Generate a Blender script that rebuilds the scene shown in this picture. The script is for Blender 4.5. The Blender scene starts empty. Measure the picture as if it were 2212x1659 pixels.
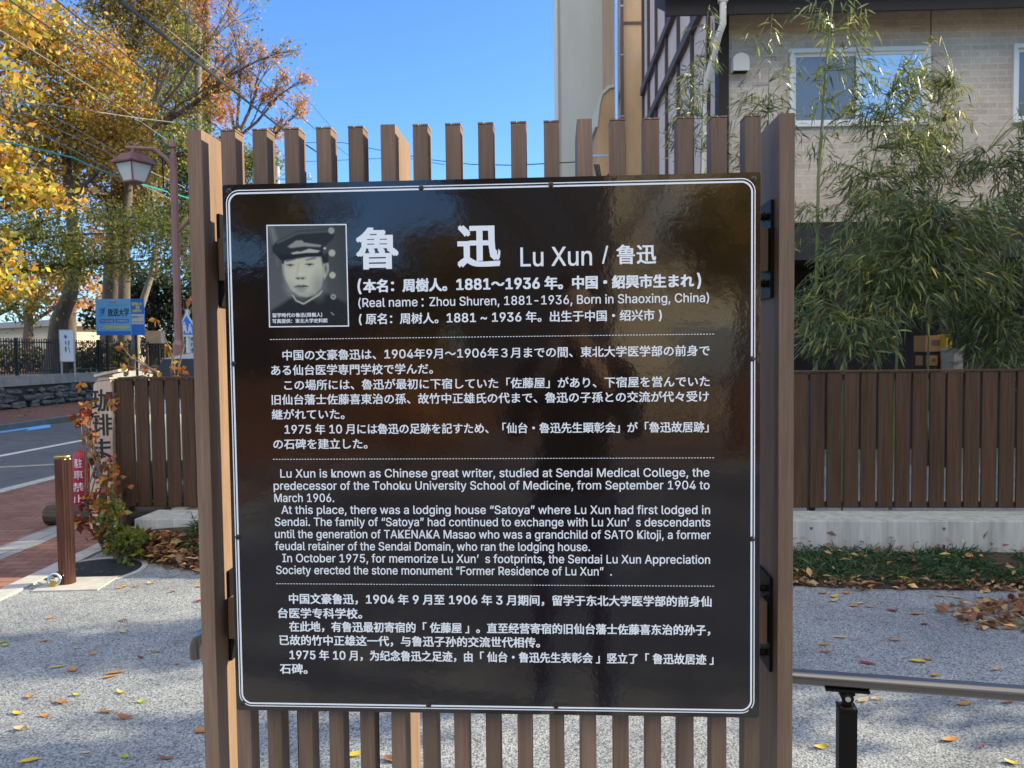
import bpy, bmesh, math, random
import numpy as np
from mathutils import Vector, Matrix, Euler
RAD = math.radians
scene = bpy.context.scene
col = scene.collection
rng = np.random.default_rng(7)
random.seed(7)

# ------------------------------------------------------------------ camera
H = 1.45
F = 1662.0 / 2212.0
R = ((0.99993519, -0.01138476, 0.0), (-0.00049136, -0.04315664, 0.99906820), (-0.01137415, -0.99900344, -0.04315944))
Rm = Matrix(R)
cam_d = bpy.data.cameras.new("camera")
cam = bpy.data.objects.new("camera", cam_d)
col.objects.link(cam)
cam.matrix_world = Matrix.Translation((0, 0, H)) @ (Rm @ Matrix(((1, 0, 0), (0, -1, 0), (0, 0, -1)))).to_4x4()
cam_d.sensor_width = 36.0
cam_d.lens = F * 36.0
cam_d.clip_start = 0.02
cam_d.clip_end = 2000.0
cam_d.dof.use_dof = True
cam_d.dof.focus_distance = 1.33
cam_d.dof.aperture_fstop = 19.0
scene.camera = cam

# ------------------------------------------------------------------ light
SUN_EL, SUN_AZ = RAD(25.0), math.atan2(0.238, 0.971)
sdir = Vector((math.cos(SUN_AZ) * math.cos(SUN_EL), math.sin(SUN_AZ) * math.cos(SUN_EL), math.sin(SUN_EL)))
w = bpy.data.worlds.new("World")
scene.world = w
w.use_nodes = True
nt = w.node_tree
sky = nt.nodes.new("ShaderNodeTexSky")
sky.sky_type = 'NISHITA'
sky.sun_disc = False
sky.sun_elevation = SUN_EL
sky.sun_rotation = math.pi / 2 - SUN_AZ
sky.altitude = 100
sky.air_density = 1.0
sky.dust_density = 0.3
sky.ozone_density = 8.6
bg = nt.nodes["Background"]
# added clouds, unseen behind the viewer, give bright fill light; northern half clear
def wn(t, **k):
    n = nt.nodes.new(t)
    for a, b in k.items(): setattr(n, a, b)
    return n
tcw = wn("ShaderNodeTexCoord"); spw = wn("ShaderNodeSeparateXYZ"); nt.links.new(tcw.outputs["Generated"], spw.inputs[0])
def mapr(src, a, b):
    n = wn("ShaderNodeMapRange"); n.interpolation_type = 'SMOOTHSTEP'
    n.inputs[1].default_value = a; n.inputs[2].default_value = b; nt.links.new(src, n.inputs[0]); return n.outputs[0]
south = mapr(spw.outputs[1], 0.1, -0.45)
high = mapr(spw.outputs[2], 0.38, 0.62)
cn = wn("ShaderNodeTexNoise"); cn.inputs["Scale"].default_value = 2.6; cn.inputs["Detail"].default_value = 7.0; nt.links.new(tcw.outputs["Generated"], cn.inputs["Vector"])
fill_clouds = mapr(cn.outputs[0], 0.36, 0.56)
def mul(a, b):
    n = wn("ShaderNodeMath", operation='MULTIPLY'); nt.links.new(a, n.inputs[0]); nt.links.new(b, n.inputs[1]); return n.outputs[0]
cm = wn("ShaderNodeMix", data_type='RGBA'); nt.links.new(mul(mul(south, high), fill_clouds), cm.inputs[0]); nt.links.new(sky.outputs[0], cm.inputs[6]); cm.inputs[7].default_value = (10.4, 9.7, 8.1, 1)
nt.links.new(cm.outputs[2], bg.inputs[0])
bg.inputs[1].default_value = 0.15
sun_d = bpy.data.lights.new("sun", 'SUN')
sun_d.energy = 5.0
sun_d.angle = RAD(0.5)
sun_d.color = (1.0, 0.87, 0.61)
sun = bpy.data.objects.new("sun", sun_d)
sun.rotation_euler = sdir.to_track_quat('Z', 'Y').to_euler()
col.objects.link(sun)
vs = scene.view_settings
vs.view_transform = 'Standard'
vs.look = 'None'
vs.gamma = 1.0
vs.exposure = 1.06
scene.cycles.use_denoising = True
scene.cycles.max_bounces = 8
scene.cycles.transparent_max_bounces = 8

# ------------------------------------------------------------------ helpers
def at(px, py, Y):
    """World point seen at a position of the 2212x1659 layout sketch, at the distance Y in front of the viewer."""
    v = Rm @ Vector(((px - 1106) / 1662.0, (py - 829.5) / 1662.0, 1.0))
    return Vector((0, 0, H)) + v * (Y / v.y)

def gnd(px, py, z=0.0):
    v = Rm @ Vector(((px - 1106) / 1662.0, (py - 829.5) / 1662.0, 1.0))
    return Vector((0, 0, H)) + v * ((z - H) / v.z)

class MB:
    def __init__(s):
        s.v, s.f, s.m = [], [], []
    def add(s, vs, fs, mi=0):
        o = len(s.v)
        s.v += [tuple(q) for q in vs]
        s.f += [tuple(o + i for i in f) for f in fs]
        s.m += [mi] * len(fs)
        return s
    def box(s, c, d, rz=0.0, mi=0, rot=None, bev=0.0):
        hx, hy, hz = d[0] / 2, d[1] / 2, d[2] / 2
        M = rot if rot is not None else Matrix.Rotation(rz, 3, 'Z')
        c = Vector(c)
        if bev <= 0:
            p = [(-hx, -hy, -hz), (hx, -hy, -hz), (hx, hy, -hz), (-hx, hy, -hz), (-hx, -hy, hz), (hx, -hy, hz), (hx, hy, hz), (-hx, hy, hz)]
            return s.add([c + M @ Vector(q) for q in p], [(0, 3, 2, 1), (4, 5, 6, 7), (0, 1, 5, 4), (1, 2, 6, 5), (2, 3, 7, 6), (3, 0, 4, 7)], mi)
        bm = bmesh.new()
        bmesh.ops.create_cube(bm, size=1.0)
        for v in bm.verts:
            v.co = Vector((v.co.x * d[0], v.co.y * d[1], v.co.z * d[2]))
        bmesh.ops.bevel(bm, geom=bm.edges[:], offset=bev, segments=2, affect='EDGES', profile=0.6)
        bm.verts.index_update()
        s.add([c + M @ v.co for v in bm.verts], [[v.index for v in f.verts] for f in bm.faces], mi)
        bm.free()
        return s
    def tube(s, pts, rad, n=8, mi=0, cap=True):
        pts = [Vector(p) for p in pts]
        k = len(pts)
        if not hasattr(rad, '__len__'):
            rad = [rad] * k
        rings = []
        up = None
        for i in range(k):
            t = (pts[min(i + 1, k - 1)] - pts[max(i - 1, 0)])
            if t.length < 1e-9: t = Vector((0, 0, 1))
            t.normalize()
            if up is None:
                up = Vector((0, 0, 1)) if abs(t.z) < 0.9 else Vector((0, 1, 0))
            a = t.cross(up)
            if a.length < 1e-4:
                a = t.cross(Vector((1, 0, 0.1)))
            a.normalize()
            b = a.cross(t)
            up = b
            rings.append([pts[i] + (a * math.cos(2 * math.pi * j / n) + b * math.sin(2 * math.pi * j / n)) * rad[i] for j in range(n)])
        vs = [p for r in rings for p in r]
        fs = []
        for i in range(k - 1):
            for j in range(n):
                j2 = (j + 1) % n
                fs.append((i * n + j, i * n + j2, (i + 1) * n + j2, (i + 1) * n + j))
        if cap:
            fs.append(tuple(range(n)))
            fs.append(tuple((k - 1) * n + j for j in reversed(range(n))))
        return s.add(vs, fs, mi)
    def lathe(s, c, prof, n=24, mi=0, flute=0):
        """profile of (radius, z) turned about the vertical through c"""
        c = Vector(c)
        vs, fs = [], []
        for r, z in prof:
            for j in range(n):
                a = 2 * math.pi * j / n
                rr = r * (1 - (flute if j % 2 else 0))
                vs.append(c + Vector((rr * math.cos(a), rr * math.sin(a), z)))
        for i in range(len(prof) - 1):
            for j in range(n):
                j2 = (j + 1) % n
                fs.append((i * n + j, i * n + j2, (i + 1) * n + j2, (i + 1) * n + j))
        fs.append(tuple(reversed(range(n))))
        fs.append(tuple((len(prof) - 1) * n + j for j in range(n)))
        return s.add(vs, fs, mi)
    def prism(s, poly, fn, t0, t1, mi=0):
        """polygon [(a,b)] swept from t0 to t1, fn(a,b,t) gives the point"""
        n = len(poly)
        vs = [fn(a, b, t0) for a, b in poly] + [fn(a, b, t1) for a, b in poly]
        fs = [tuple(range(n)), tuple(reversed(range(n, 2 * n)))] + [(i, i + n, (i + 1) % n + n, (i + 1) % n) for i in range(n)]
        return s.add(vs, fs, mi)

def obj(name, mb, mats, parent=None, smooth=False, world=False):
    me = bpy.data.meshes.new(name)
    me.from_pydata([tuple(v) for v in mb.v], [], mb.f)
    mats = mats if isinstance(mats, (list, tuple)) else [mats]
    for m in mats: me.materials.append(m)
    if len(mats) > 1:
        me.polygons.foreach_set("material_index", mb.m)
    bm = bmesh.new(); bm.from_mesh(me)
    bmesh.ops.recalc_face_normals(bm, faces=bm.faces[:])
    bm.to_mesh(me); bm.free()
    if smooth:
        me.polygons.foreach_set("use_smooth", [True] * len(me.polygons))
        try:
            me.set_sharp_from_angle(angle=RAD(40))
        except Exception:
            pass
    me.update()
    return link(name, me, parent, world)

WORLD_MESHES = set()   # meshes whose vertices are written in world coordinates
def link(name, me, parent=None, world=False):
    o = bpy.data.objects.new(name, me)
    col.objects.link(o)
    if parent is not None:
        o.parent = parent
        if world and parent.name not in WORLD_MESHES:
            p = parent
            while p.type != 'EMPTY' and p.parent: p = p.parent
            o.matrix_parent_inverse = Matrix.Translation(-p.location)
    if world: WORLD_MESHES.add(o.name)
    return o

def tag(o, label, cat, group=None, kind=None):
    if label: o['label'] = label
    if cat: o['category'] = cat
    if group: o['group'] = group
    if kind: o['kind'] = kind
    return o

def thing(name, label, cat, loc=(0, 0, 0), rz=0.0, group=None):
    o = bpy.data.objects.new(name, None)
    o.empty_display_size = 0.1
    col.objects.link(o)
    o.location = loc
    o.rotation_euler = (0, 0, rz)
    return tag(o, label, cat, group)

def struct(name, mb, m, smooth=False):
    o = obj(name, mb, m, None, smooth)
    o['kind'] = 'structure'
    return o

# ------------------------------------------------------------------ materials
def mat(name, c=(0.5, 0.5, 0.5), rough=0.6, metal=0.0, spec=0.5, ior=None, emit=None):
    m = bpy.data.materials.new(name)
    m.use_nodes = True
    b = m.node_tree.nodes["Principled BSDF"]
    b.inputs["Base Color"].default_value = (*c, 1)
    b.inputs["Roughness"].default_value = rough
    b.inputs["Metallic"].default_value = metal
    b.inputs["Specular IOR Level"].default_value = spec
    if ior: b.inputs["IOR"].default_value = ior
    return m

def N(m, t, **kw):
    n = m.node_tree.nodes.new(t)
    for k, v in kw.items():
        if k.startswith("in_"):
            n.inputs[int(k[3:]) if k[3:].isdigit() else k[3:].replace("_", " ")].default_value = v
        else:
            setattr(n, k, v)
    return n

def L(m, a, b): m.node_tree.links.new(a, b)
def P(m): return m.node_tree.nodes["Principled BSDF"]

def coords(m, scale=(1, 1, 1), rot=(0, 0, 0), kind="Object"):
    tc = N(m, "ShaderNodeTexCoord")
    mp = N(m, "ShaderNodeMapping")
    mp.inputs["Scale"].default_value = scale
    mp.inputs["Rotation"].default_value = rot
    L(m, tc.outputs[kind], mp.inputs[0])
    return mp.outputs[0]

def ramp(m, src, stops):
    r = N(m, "ShaderNodeValToRGB")
    e = r.color_ramp.elements
    while len(e) < len(stops): e.new(0.5)
    for q, (p, c) in zip(e, stops):
        q.position = p
        q.color = (*c, 1) if len(c) == 3 else c
    L(m, src, r.inputs[0])
    return r.outputs[0]

def bump(m, h, strength=0.3, dist=0.01):
    b = N(m, "ShaderNodeBump")
    b.inputs["Strength"].default_value = strength
    b.inputs["Distance"].default_value = dist
    L(m, h, b.inputs["Height"])
    L(m, b.outputs[0], P(m).inputs["Normal"])
    return b

def noisy(name, c0, c1, scale=(8, 8, 8), rough=0.7, detail=6, bstr=0.2, bdist=0.004, metal=0.0, spec=0.4, kind="Object", nscale=1.0):
    m = mat(name, c0, rough, metal, spec)
    v = coords(m, scale, kind=kind)
    n = N(m, "ShaderNodeTexNoise", in_Scale=nscale, in_Detail=detail, in_Roughness=0.65)
    L(m, v, n.inputs["Vector"])
    L(m, ramp(m, n.outputs[0], [(0.3, c0), (0.7, c1)]), P(m).inputs["Base Color"])
    if bstr: bump(m, n.outputs[0], bstr, bdist)
    return m

def mixcol(m, fac, a, b, mode='MIX'):
    x = N(m, "ShaderNodeMix", data_type='RGBA', blend_type=mode)
    for s, v in ((x.inputs[0], fac), (x.inputs[6], a), (x.inputs[7], b)):
        if hasattr(v, 'links') or hasattr(v, 'is_linked'):
            L(m, v, s)
        elif isinstance(v, (int, float)):
            s.default_value = v
        else:
            s.default_value = (*v, 1)
    return x.outputs[2]

# composite wood of the sign, fine vertical grain, each member its own tone
def composite(name, a, b):
    m = mat(name, a, 0.62, 0, 0.35)
    v = coords(m, (260, 260, 9))
    n = N(m, "ShaderNodeTexNoise", in_Scale=1.0, in_Detail=5.0, in_Roughness=0.7)
    L(m, v, n.inputs["Vector"])
    v2 = coords(m, (40, 40, 3))
    n2 = N(m, "ShaderNodeTexNoise", in_Scale=1.0, in_Detail=3.0)
    L(m, v2, n2.inputs["Vector"])
    c = ramp(m, n.outputs[0], [(0.3, a), (0.72, b)])
    oi = N(m, "ShaderNodeObjectInfo")
    tone = ramp(m, oi.outputs["Random"], [(0.0, (0.80, 0.80, 0.78)), (0.5, (1.0, 0.98, 0.95)), (1.0, (1.18, 1.12, 1.1))])
    c = mixcol(m, 1.0, c, tone, 'MULTIPLY')
    v3 = coords(m, (5, 5, 1.1)); n3 = N(m, "ShaderNodeTexNoise", in_Scale=1.0, in_Detail=6.0, in_Roughness=0.7); L(m, v3, n3.inputs["Vector"])
    c = mixcol(m, 1.0, c, ramp(m, n3.outputs[0], [(0.32, (0.84, 0.83, 0.82)), (0.55, (1.0, 1.0, 1.0)), (0.75, (1.08, 1.07, 1.05))]), 'MULTIPLY')
    st = ramp(m, n2.outputs[0], [(0.35, (0.84, 0.84, 0.84)), (0.7, (1.1, 1.1, 1.1))])
    c = mixcol(m, 1.0, c, st, 'MULTIPLY')
    L(m, c, P(m).inputs["Base Color"])
    bump(m, n.outputs[0], 0.25, 0.0006)
    return m

M = {}
M['slat'] = composite('slat_wood', (0.145, 0.094, 0.065), (0.225, 0.152, 0.110))
M['post'] = composite('post_wood', (0.18, 0.116, 0.078), (0.275, 0.186, 0.130))

# board: black, glossy, faint orange peel
m = M['board'] = mat('board_black', (0.0125, 0.0075, 0.0055), 0.07, 0, 0.5, 1.75)
v = coords(m, (1, 1, 1))
n = N(m, "ShaderNodeTexNoise", in_Scale=55.0, in_Detail=2.0)
L(m, v, n.inputs["Vector"])
n2 = N(m, "ShaderNodeTexNoise", in_Scale=260.0, in_Detail=1.0)
L(m, v, n2.inputs["Vector"])
mx = N(m, "ShaderNodeMath", operation='MULTIPLY_ADD')
mx.inputs[1].default_value = 0.16
L(m, n2.outputs[0], mx.inputs[0]); L(m, n.outputs[0], mx.inputs[2])
bump(m, mx.outputs[0], 1.0, 0.00013)
M['letter'] = mat('lettering_white', (0.84, 0.87, 0.90), 0.3)
M['black_metal'] = mat('black_metal', (0.010, 0.010, 0.011), 0.5, 0.0, 0.10)
M['screw'] = mat('screw_dark', (0.10, 0.085, 0.075), 0.38, 0.9)
M['steel'] = mat('steel', (0.62, 0.60, 0.56), 0.25, 1.0)

# gravel asphalt
m = M['asphalt'] = mat('gravel_asphalt', (0.4, 0.4, 0.39), 0.8, 0, 0.3)
v = coords(m)
vo = N(m, "ShaderNodeTexVoronoi", in_Scale=128.0, in_Randomness=1.0)
L(m, v, vo.inputs["Vector"])
nz = N(m, "ShaderNodeTexNoise", in_Scale=1.4, in_Detail=5.0)
L(m, v, nz.inputs["Vector"])
sep = N(m, "ShaderNodeSeparateColor")
L(m, vo.outputs["Color"], sep.inputs[0])
c = ramp(m, sep.outputs[0], [(0.0, (0.24, 0.265, 0.285)), (0.5, (0.32, 0.34, 0.355)), (1.0, (0.44, 0.445, 0.435))])
g = ramp(m, vo.outputs["Distance"], [(0.36, (1, 1, 1)), (0.84, (0.34, 0.34, 0.35))])
c = mixcol(m, 1.0, c, g, 'MULTIPLY')
c = mixcol(m, 1.0, c, ramp(m, nz.outputs[0], [(0.32, (0.74, 0.75, 0.77)), (0.68, (1.12, 1.11, 1.08))]), 'MULTIPLY')
nd = N(m, "ShaderNodeTexNoise", in_Scale=9.0, in_Detail=7.0, in_Roughness=0.75); L(m, v, nd.inputs["Vector"])
c = mixcol(m, 1.0, c, ramp(m, nd.outputs[0], [(0.30, (0.72, 0.70, 0.68)), (0.5, (1, 1, 1)), (0.72, (1.10, 1.09, 1.07))]), 'MULTIPLY')
L(m, c, P(m).inputs["Base Color"])
inv = N(m, "ShaderNodeMath", operation='MULTIPLY'); inv.inputs[1].default_value = -1.0
L(m, vo.outputs["Distance"], inv.inputs[0])
bump(m, inv.outputs[0], 0.5, 0.004)

M['road'] = noisy('road_asphalt', (0.075, 0.078, 0.082), (0.115, 0.117, 0.12), (3, 3, 3), 0.85, 8, 0.3, 0.004)
m = M['road']; v = coords(m); nn = N(m, "ShaderNodeTexNoise", in_Scale=160.0, in_Detail=2.0); L(m, v, nn.inputs["Vector"])
bump(m, nn.outputs[0], 0.4, 0.004)

def brick(name, c1, c2, mort, bw, rh, ms, rot=(0, 0, 0), rough=0.8, bstr=0.5, stain=0.0, sm=0.1, bias=0.0):
    m = mat(name, c1, rough, 0, 0.3)
    v = coords(m, (1, 1, 1), rot)
    b = N(m, "ShaderNodeTexBrick", in_Scale=1.0)
    b.inputs["Color1"].default_value = (*c1, 1); b.inputs["Color2"].default_value = (*c2, 1); b.inputs["Mortar"].default_value = (*mort, 1)
    b.inputs["Brick Width"].default_value = bw; b.inputs["Row Height"].default_value = rh
    b.inputs["Mortar Size"].default_value = ms; b.inputs["Mortar Smooth"].default_value = sm; b.inputs["Bias"].default_value = bias
    L(m, v, b.inputs["Vector"])
    n = N(m, "ShaderNodeTexNoise", in_Scale=1.6, in_Detail=8.0, in_Roughness=0.7)
    L(m, v, n.inputs["Vector"])
    c = mixcol(m, 1.0, b.outputs[0], ramp(m, n.outputs[0], [(0.3, (0.78 - stain,) * 3), (0.7, (1.15,) * 3)]), 'MULTIPLY')
    n3 = N(m, "ShaderNodeTexNoise", in_Scale=60.0, in_Detail=4.0)
    L(m, v, n3.inputs["Vector"])
    c = mixcol(m, 1.0, c, ramp(m, n3.outputs[0], [(0.3, (0.88,) * 3), (0.7, (1.1,) * 3)]), 'MULTIPLY')
    L(m, c, P(m).inputs["Base Color"])
    iv = N(m, "ShaderNodeMath", operation='SUBTRACT'); iv.inputs[0].default_value = 1.0
    L(m, b.outputs["Fac"], iv.inputs[1])
    bump(m, iv.outputs[0], bstr, 0.004)
    return m
M['paver'] = brick('paver_red', (0.21, 0.095, 0.065), (0.31, 0.15, 0.105), (0.10, 0.07, 0.055), 0.2, 0.1, 0.006)
M['paver_grey'] = brick('paver_grey', (0.28, 0.27, 0.25), (0.36, 0.34, 0.31), (0.14, 0.13, 0.12), 0.3, 0.3, 0.006)
M['kerb'] = noisy('kerb_concrete', (0.34, 0.33, 0.30), (0.48, 0.46, 0.42), (9, 9, 9), 0.85)
M['housebrick'] = brick('house_brick', (0.55, 0.435, 0.33), (0.64, 0.515, 0.40), (0.68, 0.575, 0.475), 0.215, 0.078, 0.0065, (RAD(90), 0, 0), 0.8, 0.35)
M['concrete'] = noisy('concrete', (0.27, 0.27, 0.255), (0.52, 0.515, 0.48), (16, 16, 1.3), 0.85, 7, 0.15, 0.004)
M['fence'] = noisy('fence_brown', (0.054, 0.032, 0.021), (0.078, 0.048, 0.032), (60, 60, 3), 0.6, 4, 0.1, 0.001, spec=0.15)
m = M['fence']
v = coords(m, (8.44, 8.44, .35), kind='Object'); nf = N(m, "ShaderNodeTexNoise", in_Scale=1.0, in_Detail=5.0, in_Roughness=.7); L(m, v, nf.inputs["Vector"])
v = coords(m, (90, 90, 2.2)); ng = N(m, "ShaderNodeTexNoise", in_Scale=1.0, in_Detail=5.0, in_Roughness=.75); L(m, v, ng.inputs["Vector"])
c = ramp(m, ng.outputs[0], [(.28, (.040, .020, .012)), (.5, (.070, .039, .024)), (.72, (.097, .058, .038))])
c = mixcol(m, 1.0, c, ramp(m, nf.outputs[0], [(.3, (.74, .74, .76)), (.52, (1, 1, 1)), (.75, (1.28, 1.22, 1.16))]), 'MULTIPLY'); L(m, c, P(m).inputs["Base Color"])
M['fence_dark'] = mat('fence_frame', (0.03, 0.022, 0.02), 0.5)
M['soil'] = noisy('soil', (0.035, 0.026, 0.018), (0.08, 0.055, 0.035), (14, 14, 14), 0.95, 6, 0.6, 0.02)
M['white_paint'] = noisy('road_paint_white', (0.5, 0.5, 0.49), (0.72, 0.72, 0.7), (12, 12, 12), 0.7)
M['blue_paint'] = noisy('road_paint_blue', (0.10, 0.36, 0.72), (0.16, 0.46, 0.85), (12, 12, 12), 0.7)
M['cream_paint'] = noisy('road_paint_worn', (0.22, 0.21, 0.17), (0.42, 0.40, 0.32), (10, 10, 10), 0.8)
M['bark'] = noisy('bark', (0.06, 0.046, 0.036), (0.155, 0.125, 0.10), (5, 5, 1.2), 0.9, 8, 0.8, 0.03)
M['bark_pale'] = noisy('bark_pale', (0.13, 0.11, 0.085), (0.27, 0.235, 0.19), (6, 6, 2), 0.9, 8, 0.5, 0.02)
M['twig'] = noisy('twig', (0.10, 0.065, 0.045), (0.2, 0.14, 0.10), (30, 30, 30), 0.85)

def leafmat(name, trans=0.4, rough=0.55):
    m = mat(name, (0.1, 0.1, 0.03), rough, 0, 0.35)
    a = N(m, "ShaderNodeAttribute", attribute_name="Col")
    L(m, a.outputs[0], P(m).inputs["Base Color"])
    t = N(m, "ShaderNodeBsdfTranslucent")
    L(m, a.outputs[0], t.inputs[0])
    x = N(m, "ShaderNodeMixShader"); x.inputs[0].default_value = trans
    out = [q for q in m.node_tree.nodes if q.type == 'OUTPUT_MATERIAL'][0]
    L(m, P(m).outputs[0], x.inputs[1]); L(m, t.outputs[0], x.inputs[2]); L(m, x.outputs[0], out.inputs[0])
    return m
M['leaf'] = leafmat('leaf')
M['leaf_dry'] = leafmat('leaf_dry', 0.2, 0.6)
M['bamboo_leaf'] = leafmat('bamboo_leaf', 0.35, 0.38)
M['blade'] = leafmat('grass_blade', 0.15, 0.4)

def unit(a): return a / np.maximum(np.linalg.norm(a, axis=-1, keepdims=True), 1e-9)

def leaf_mesh(name, cen, ln, wd, colr, mt, direc=None, fold=0.25, segs=1, bend=0.0, nrm=None):
    """many leaves: a kite (segs=1) or a longer bent blade (segs=3) per centre"""
    cen = np.asarray(cen, float); n = len(cen)
    ln = np.broadcast_to(np.asarray(ln, float), (n,)); wd = np.broadcast_to(np.asarray(wd, float), (n,))
    d = unit(rng.normal(size=(n, 3))) if direc is None else unit(np.asarray(direc, float))
    r = rng.normal(size=(n, 3)) if nrm is None else np.asarray(nrm, float)
    s = unit(np.cross(d, r)); u = np.cross(s, d)
    if segs == 1:
        V = np.stack([cen, cen + d * (ln * .5)[:, None] + s * (wd * .5)[:, None] + u * (wd * fold * .5)[:, None],
                      cen + d * ln[:, None], cen + d * (ln * .5)[:, None] - s * (wd * .5)[:, None] + u * (wd * fold * .5)[:, None]], 1)
        k = 4; fl = [[0, 1, 2, 3]]
    else:
        rows = []
        for t, ww in ((0.0, 0.12), (0.35, 1.0), (0.7, 0.62)):
            c = cen + d * (ln * t)[:, None] - np.array([0, 0, 1.0]) * (bend * ln * t * t)[:, None]
            rows += [c + s * (wd * .5 * ww)[:, None], c - s * (wd * .5 * ww)[:, None]]
        rows.append(cen + d * ln[:, None] - np.array([0, 0, 1.0]) * (bend * ln)[:, None])
        V = np.stack(rows, 1); k = 7; fl = [[0, 1, 3, 2], [2, 3, 5, 4], [4, 5, 6]]
    V = V.reshape(-1, 3)
    base = np.arange(n) * k
    me = bpy.data.meshes.new(name)
    me.vertices.add(len(V)); me.vertices.foreach_set("co", V.astype(np.float32).ravel())
    lv = np.concatenate([base[:, None] + np.array(f)[None, :] for f in fl], 1)
    tot = lv.shape[1]
    me.loops.add(n * tot); me.loops.foreach_set("vertex_index", lv.astype(np.int32).ravel())
    starts = np.cumsum([0] + [len(f) for f in fl])[:-1]
    ls = (np.arange(n) * tot)[:, None] + starts[None, :]
    me.polygons.add(n * len(fl)); me.polygons.foreach_set("loop_start", ls.astype(np.int32).ravel())
    me.update(calc_edges=True)
    ca = me.color_attributes.new("Col", 'FLOAT_COLOR', 'POINT')
    C = np.ones((n, k, 4), np.float32); C[:, :, :3] = np.asarray(colr, np.float32)[:, None, :]
    ca.data.foreach_set("color", C.ravel())
    me.materials.append(mt)
    me.validate()
    return me

def pal(n, cols, wts, jit=0.22):
    w_ = np.array(wts, float); w_ /= w_.sum()
    c = np.array(cols)[rng.choice(len(cols), n, p=w_)]
    return np.clip(c * np.exp(rng.normal(0, jit, (n, 1))) * (1 + rng.normal(0, 0.06, (n, 3))), 0.003, 0.9)

# ================================================================== the setting
def sheet(name, quad, z, m, sub=1):
    b = MB(); b.add([(x, y, z) for x, y in quad], [tuple(range(len(quad)))])
    return struct(name, b, m)
def slab(name, x0, x1, y0, y1, z0, z1, m, sk=0.0):
    """box whose long sides lean with the road by sk metres sideways per metre forward"""
    f = lambda x, y: (x + sk * (y - 8.4), y)
    q = [f(x0, y0), f(x1, y0), f(x1, y1), f(x0, y1)]
    b = MB(); b.prism(q, lambda a, c, t: (a, c, t), z0, z1)
    return struct(name, b, m)
SK = 0.06
sheet('ground', [(-600, -600), (600, -600), (600, 600), (-600, 600)], -0.125, M['soil'])
sheet('road', [(-11.1 - SK * 58, -50), (-5.55 - SK * 58, -50), (-5.55 + SK * 81.6, 90), (-11.1 + SK * 81.6, 90)], -0.105, M['road'])
slab('lot', -3.05, 40, -50, 90, -0.12, 0.0, M['asphalt'], 0.0)
slab('lot_kerb', -3.19, -3.055, -50, 90, -0.12, 0.012, M['kerb'], 0.0)
# near pavement: pavers, grey strip, kerb (pieces butted against one another)
def between(name, x0, x1, sk0, sk1, z0, z1, m):
    b = MB(); f = lambda x, y, k: (x + k * (y - 8.4), y)
    q = [f(x0, -50, sk0), f(x1, -50, sk1), f(x1, 26, sk1), f(x0, 26, sk0)]
    b.prism(q, lambda a, c, t: (a, c, t), z0, z1)
    return struct(name, b, m)
between('pavement_inner', -3.66, -3.192, 0, 0, -0.12, 0.0, M['paver'])
between('pavement_strip', -3.92, -3.662, 0, 0, -0.12, 0.004, M['paver_grey'])
between('pavement', -5.40, -3.922, SK, 0, -0.12, 0.0, M['paver'])
slab('kerb', -5.56, -5.402, -50, 26, -0.12, 0.015, M['kerb'], SK)
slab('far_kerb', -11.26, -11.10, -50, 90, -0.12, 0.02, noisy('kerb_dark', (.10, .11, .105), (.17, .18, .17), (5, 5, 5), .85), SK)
slab('far_pavement', -14.6, -11.262, -50, 90, -0.12, 0.0, brick('paver_far_shaded', (.13, .065, .05), (.19, .10, .078), (.07, .05, .04), .2, .1, .006), SK)  # far pavers: shade put into a darker copy of the red paver colour
slab('park_ground', -90, -15.0, -50, 90, -0.12, 0.84, noisy('park_soil', (0.10, 0.055, 0.025), (0.24, 0.13, 0.05), (5, 5, 5), 0.95, 8, 0.6, 0.03), SK)
# painted markings
def mark(name, pts, m):
    b = MB(); b.add([(x, y, -0.101) for x, y in pts], [tuple(range(len(pts)))]); return struct(name, b, m)
mark('road_line', [(-8.30 - SK * 20, -11.6), (-8.16 - SK * 20, -11.6), (-8.16 + SK * 40, 48.4), (-8.30 + SK * 40, 48.4)], M['white_paint'])
mark('road_line_worn', [(-5.9, 11.15), (-6.9, 10.75), (-7.5, 10.6), (-7.5, 10.75), (-6.9, 10.92), (-5.9, 11.32)], M['cream_paint'])
a0 = gnd(-30, 938, -0.101); a1 = gnd(65, 926.5, -0.101); a2 = gnd(64, 924, -0.101); a3 = gnd(109, 919.5, -0.101)
pts = [gnd(-30, 934.5, -.101), gnd(66, 922.5, -.101), gnd(88, 917.8, -.101), gnd(109, 917.0, -.101), gnd(109, 923, -.101), gnd(57, 930.5, -.101), gnd(62, 926.5, -.101), gnd(-30, 939.5, -.101)]
mark('road_arrow', [(p.x, p.y) for p in pts], M['blue_paint'])
# planting bed in front of the fence
FY = lambda X: 5.5 - 0.063 * (X - 2.01)
def bed_front(x): return float(np.interp(x, [-3.0, -2.5, -2.0, 0.0, 1.2, 2.0, 6.0, 9.0], [5.62, 5.30, 5.0, 4.86, 4.74, 4.56, 4.20, 3.95]))
def bed_back(x): return FY(x) - .30
def bed_z(x, t):   # t = 0 at the concrete, 1 at the asphalt
    h = float(np.interp(x, [-3.0, -2.6, -1.2, 0.5, 2.0], [.12, .245, .25, .16, .065])); return h * (1 - t) ** 1.15 + .004 + .012 * math.sin(x * 9 + t * 5) * (1 - t) * t * 4
b = MB(); xs_ = np.linspace(-3.0, 9, 120); ts_ = np.linspace(0, 1, 9)
b.add([(x, bed_back(x) * (1 - t) + bed_front(x) * t, bed_z(x, t)) for x in xs_ for t in ts_], [(i * 9 + k, i * 9 + k + 1, (i + 1) * 9 + k + 1, (i + 1) * 9 + k) for i in range(119) for k in range(8)])
struct('planting_bed', b, M['soil'], True)

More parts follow.
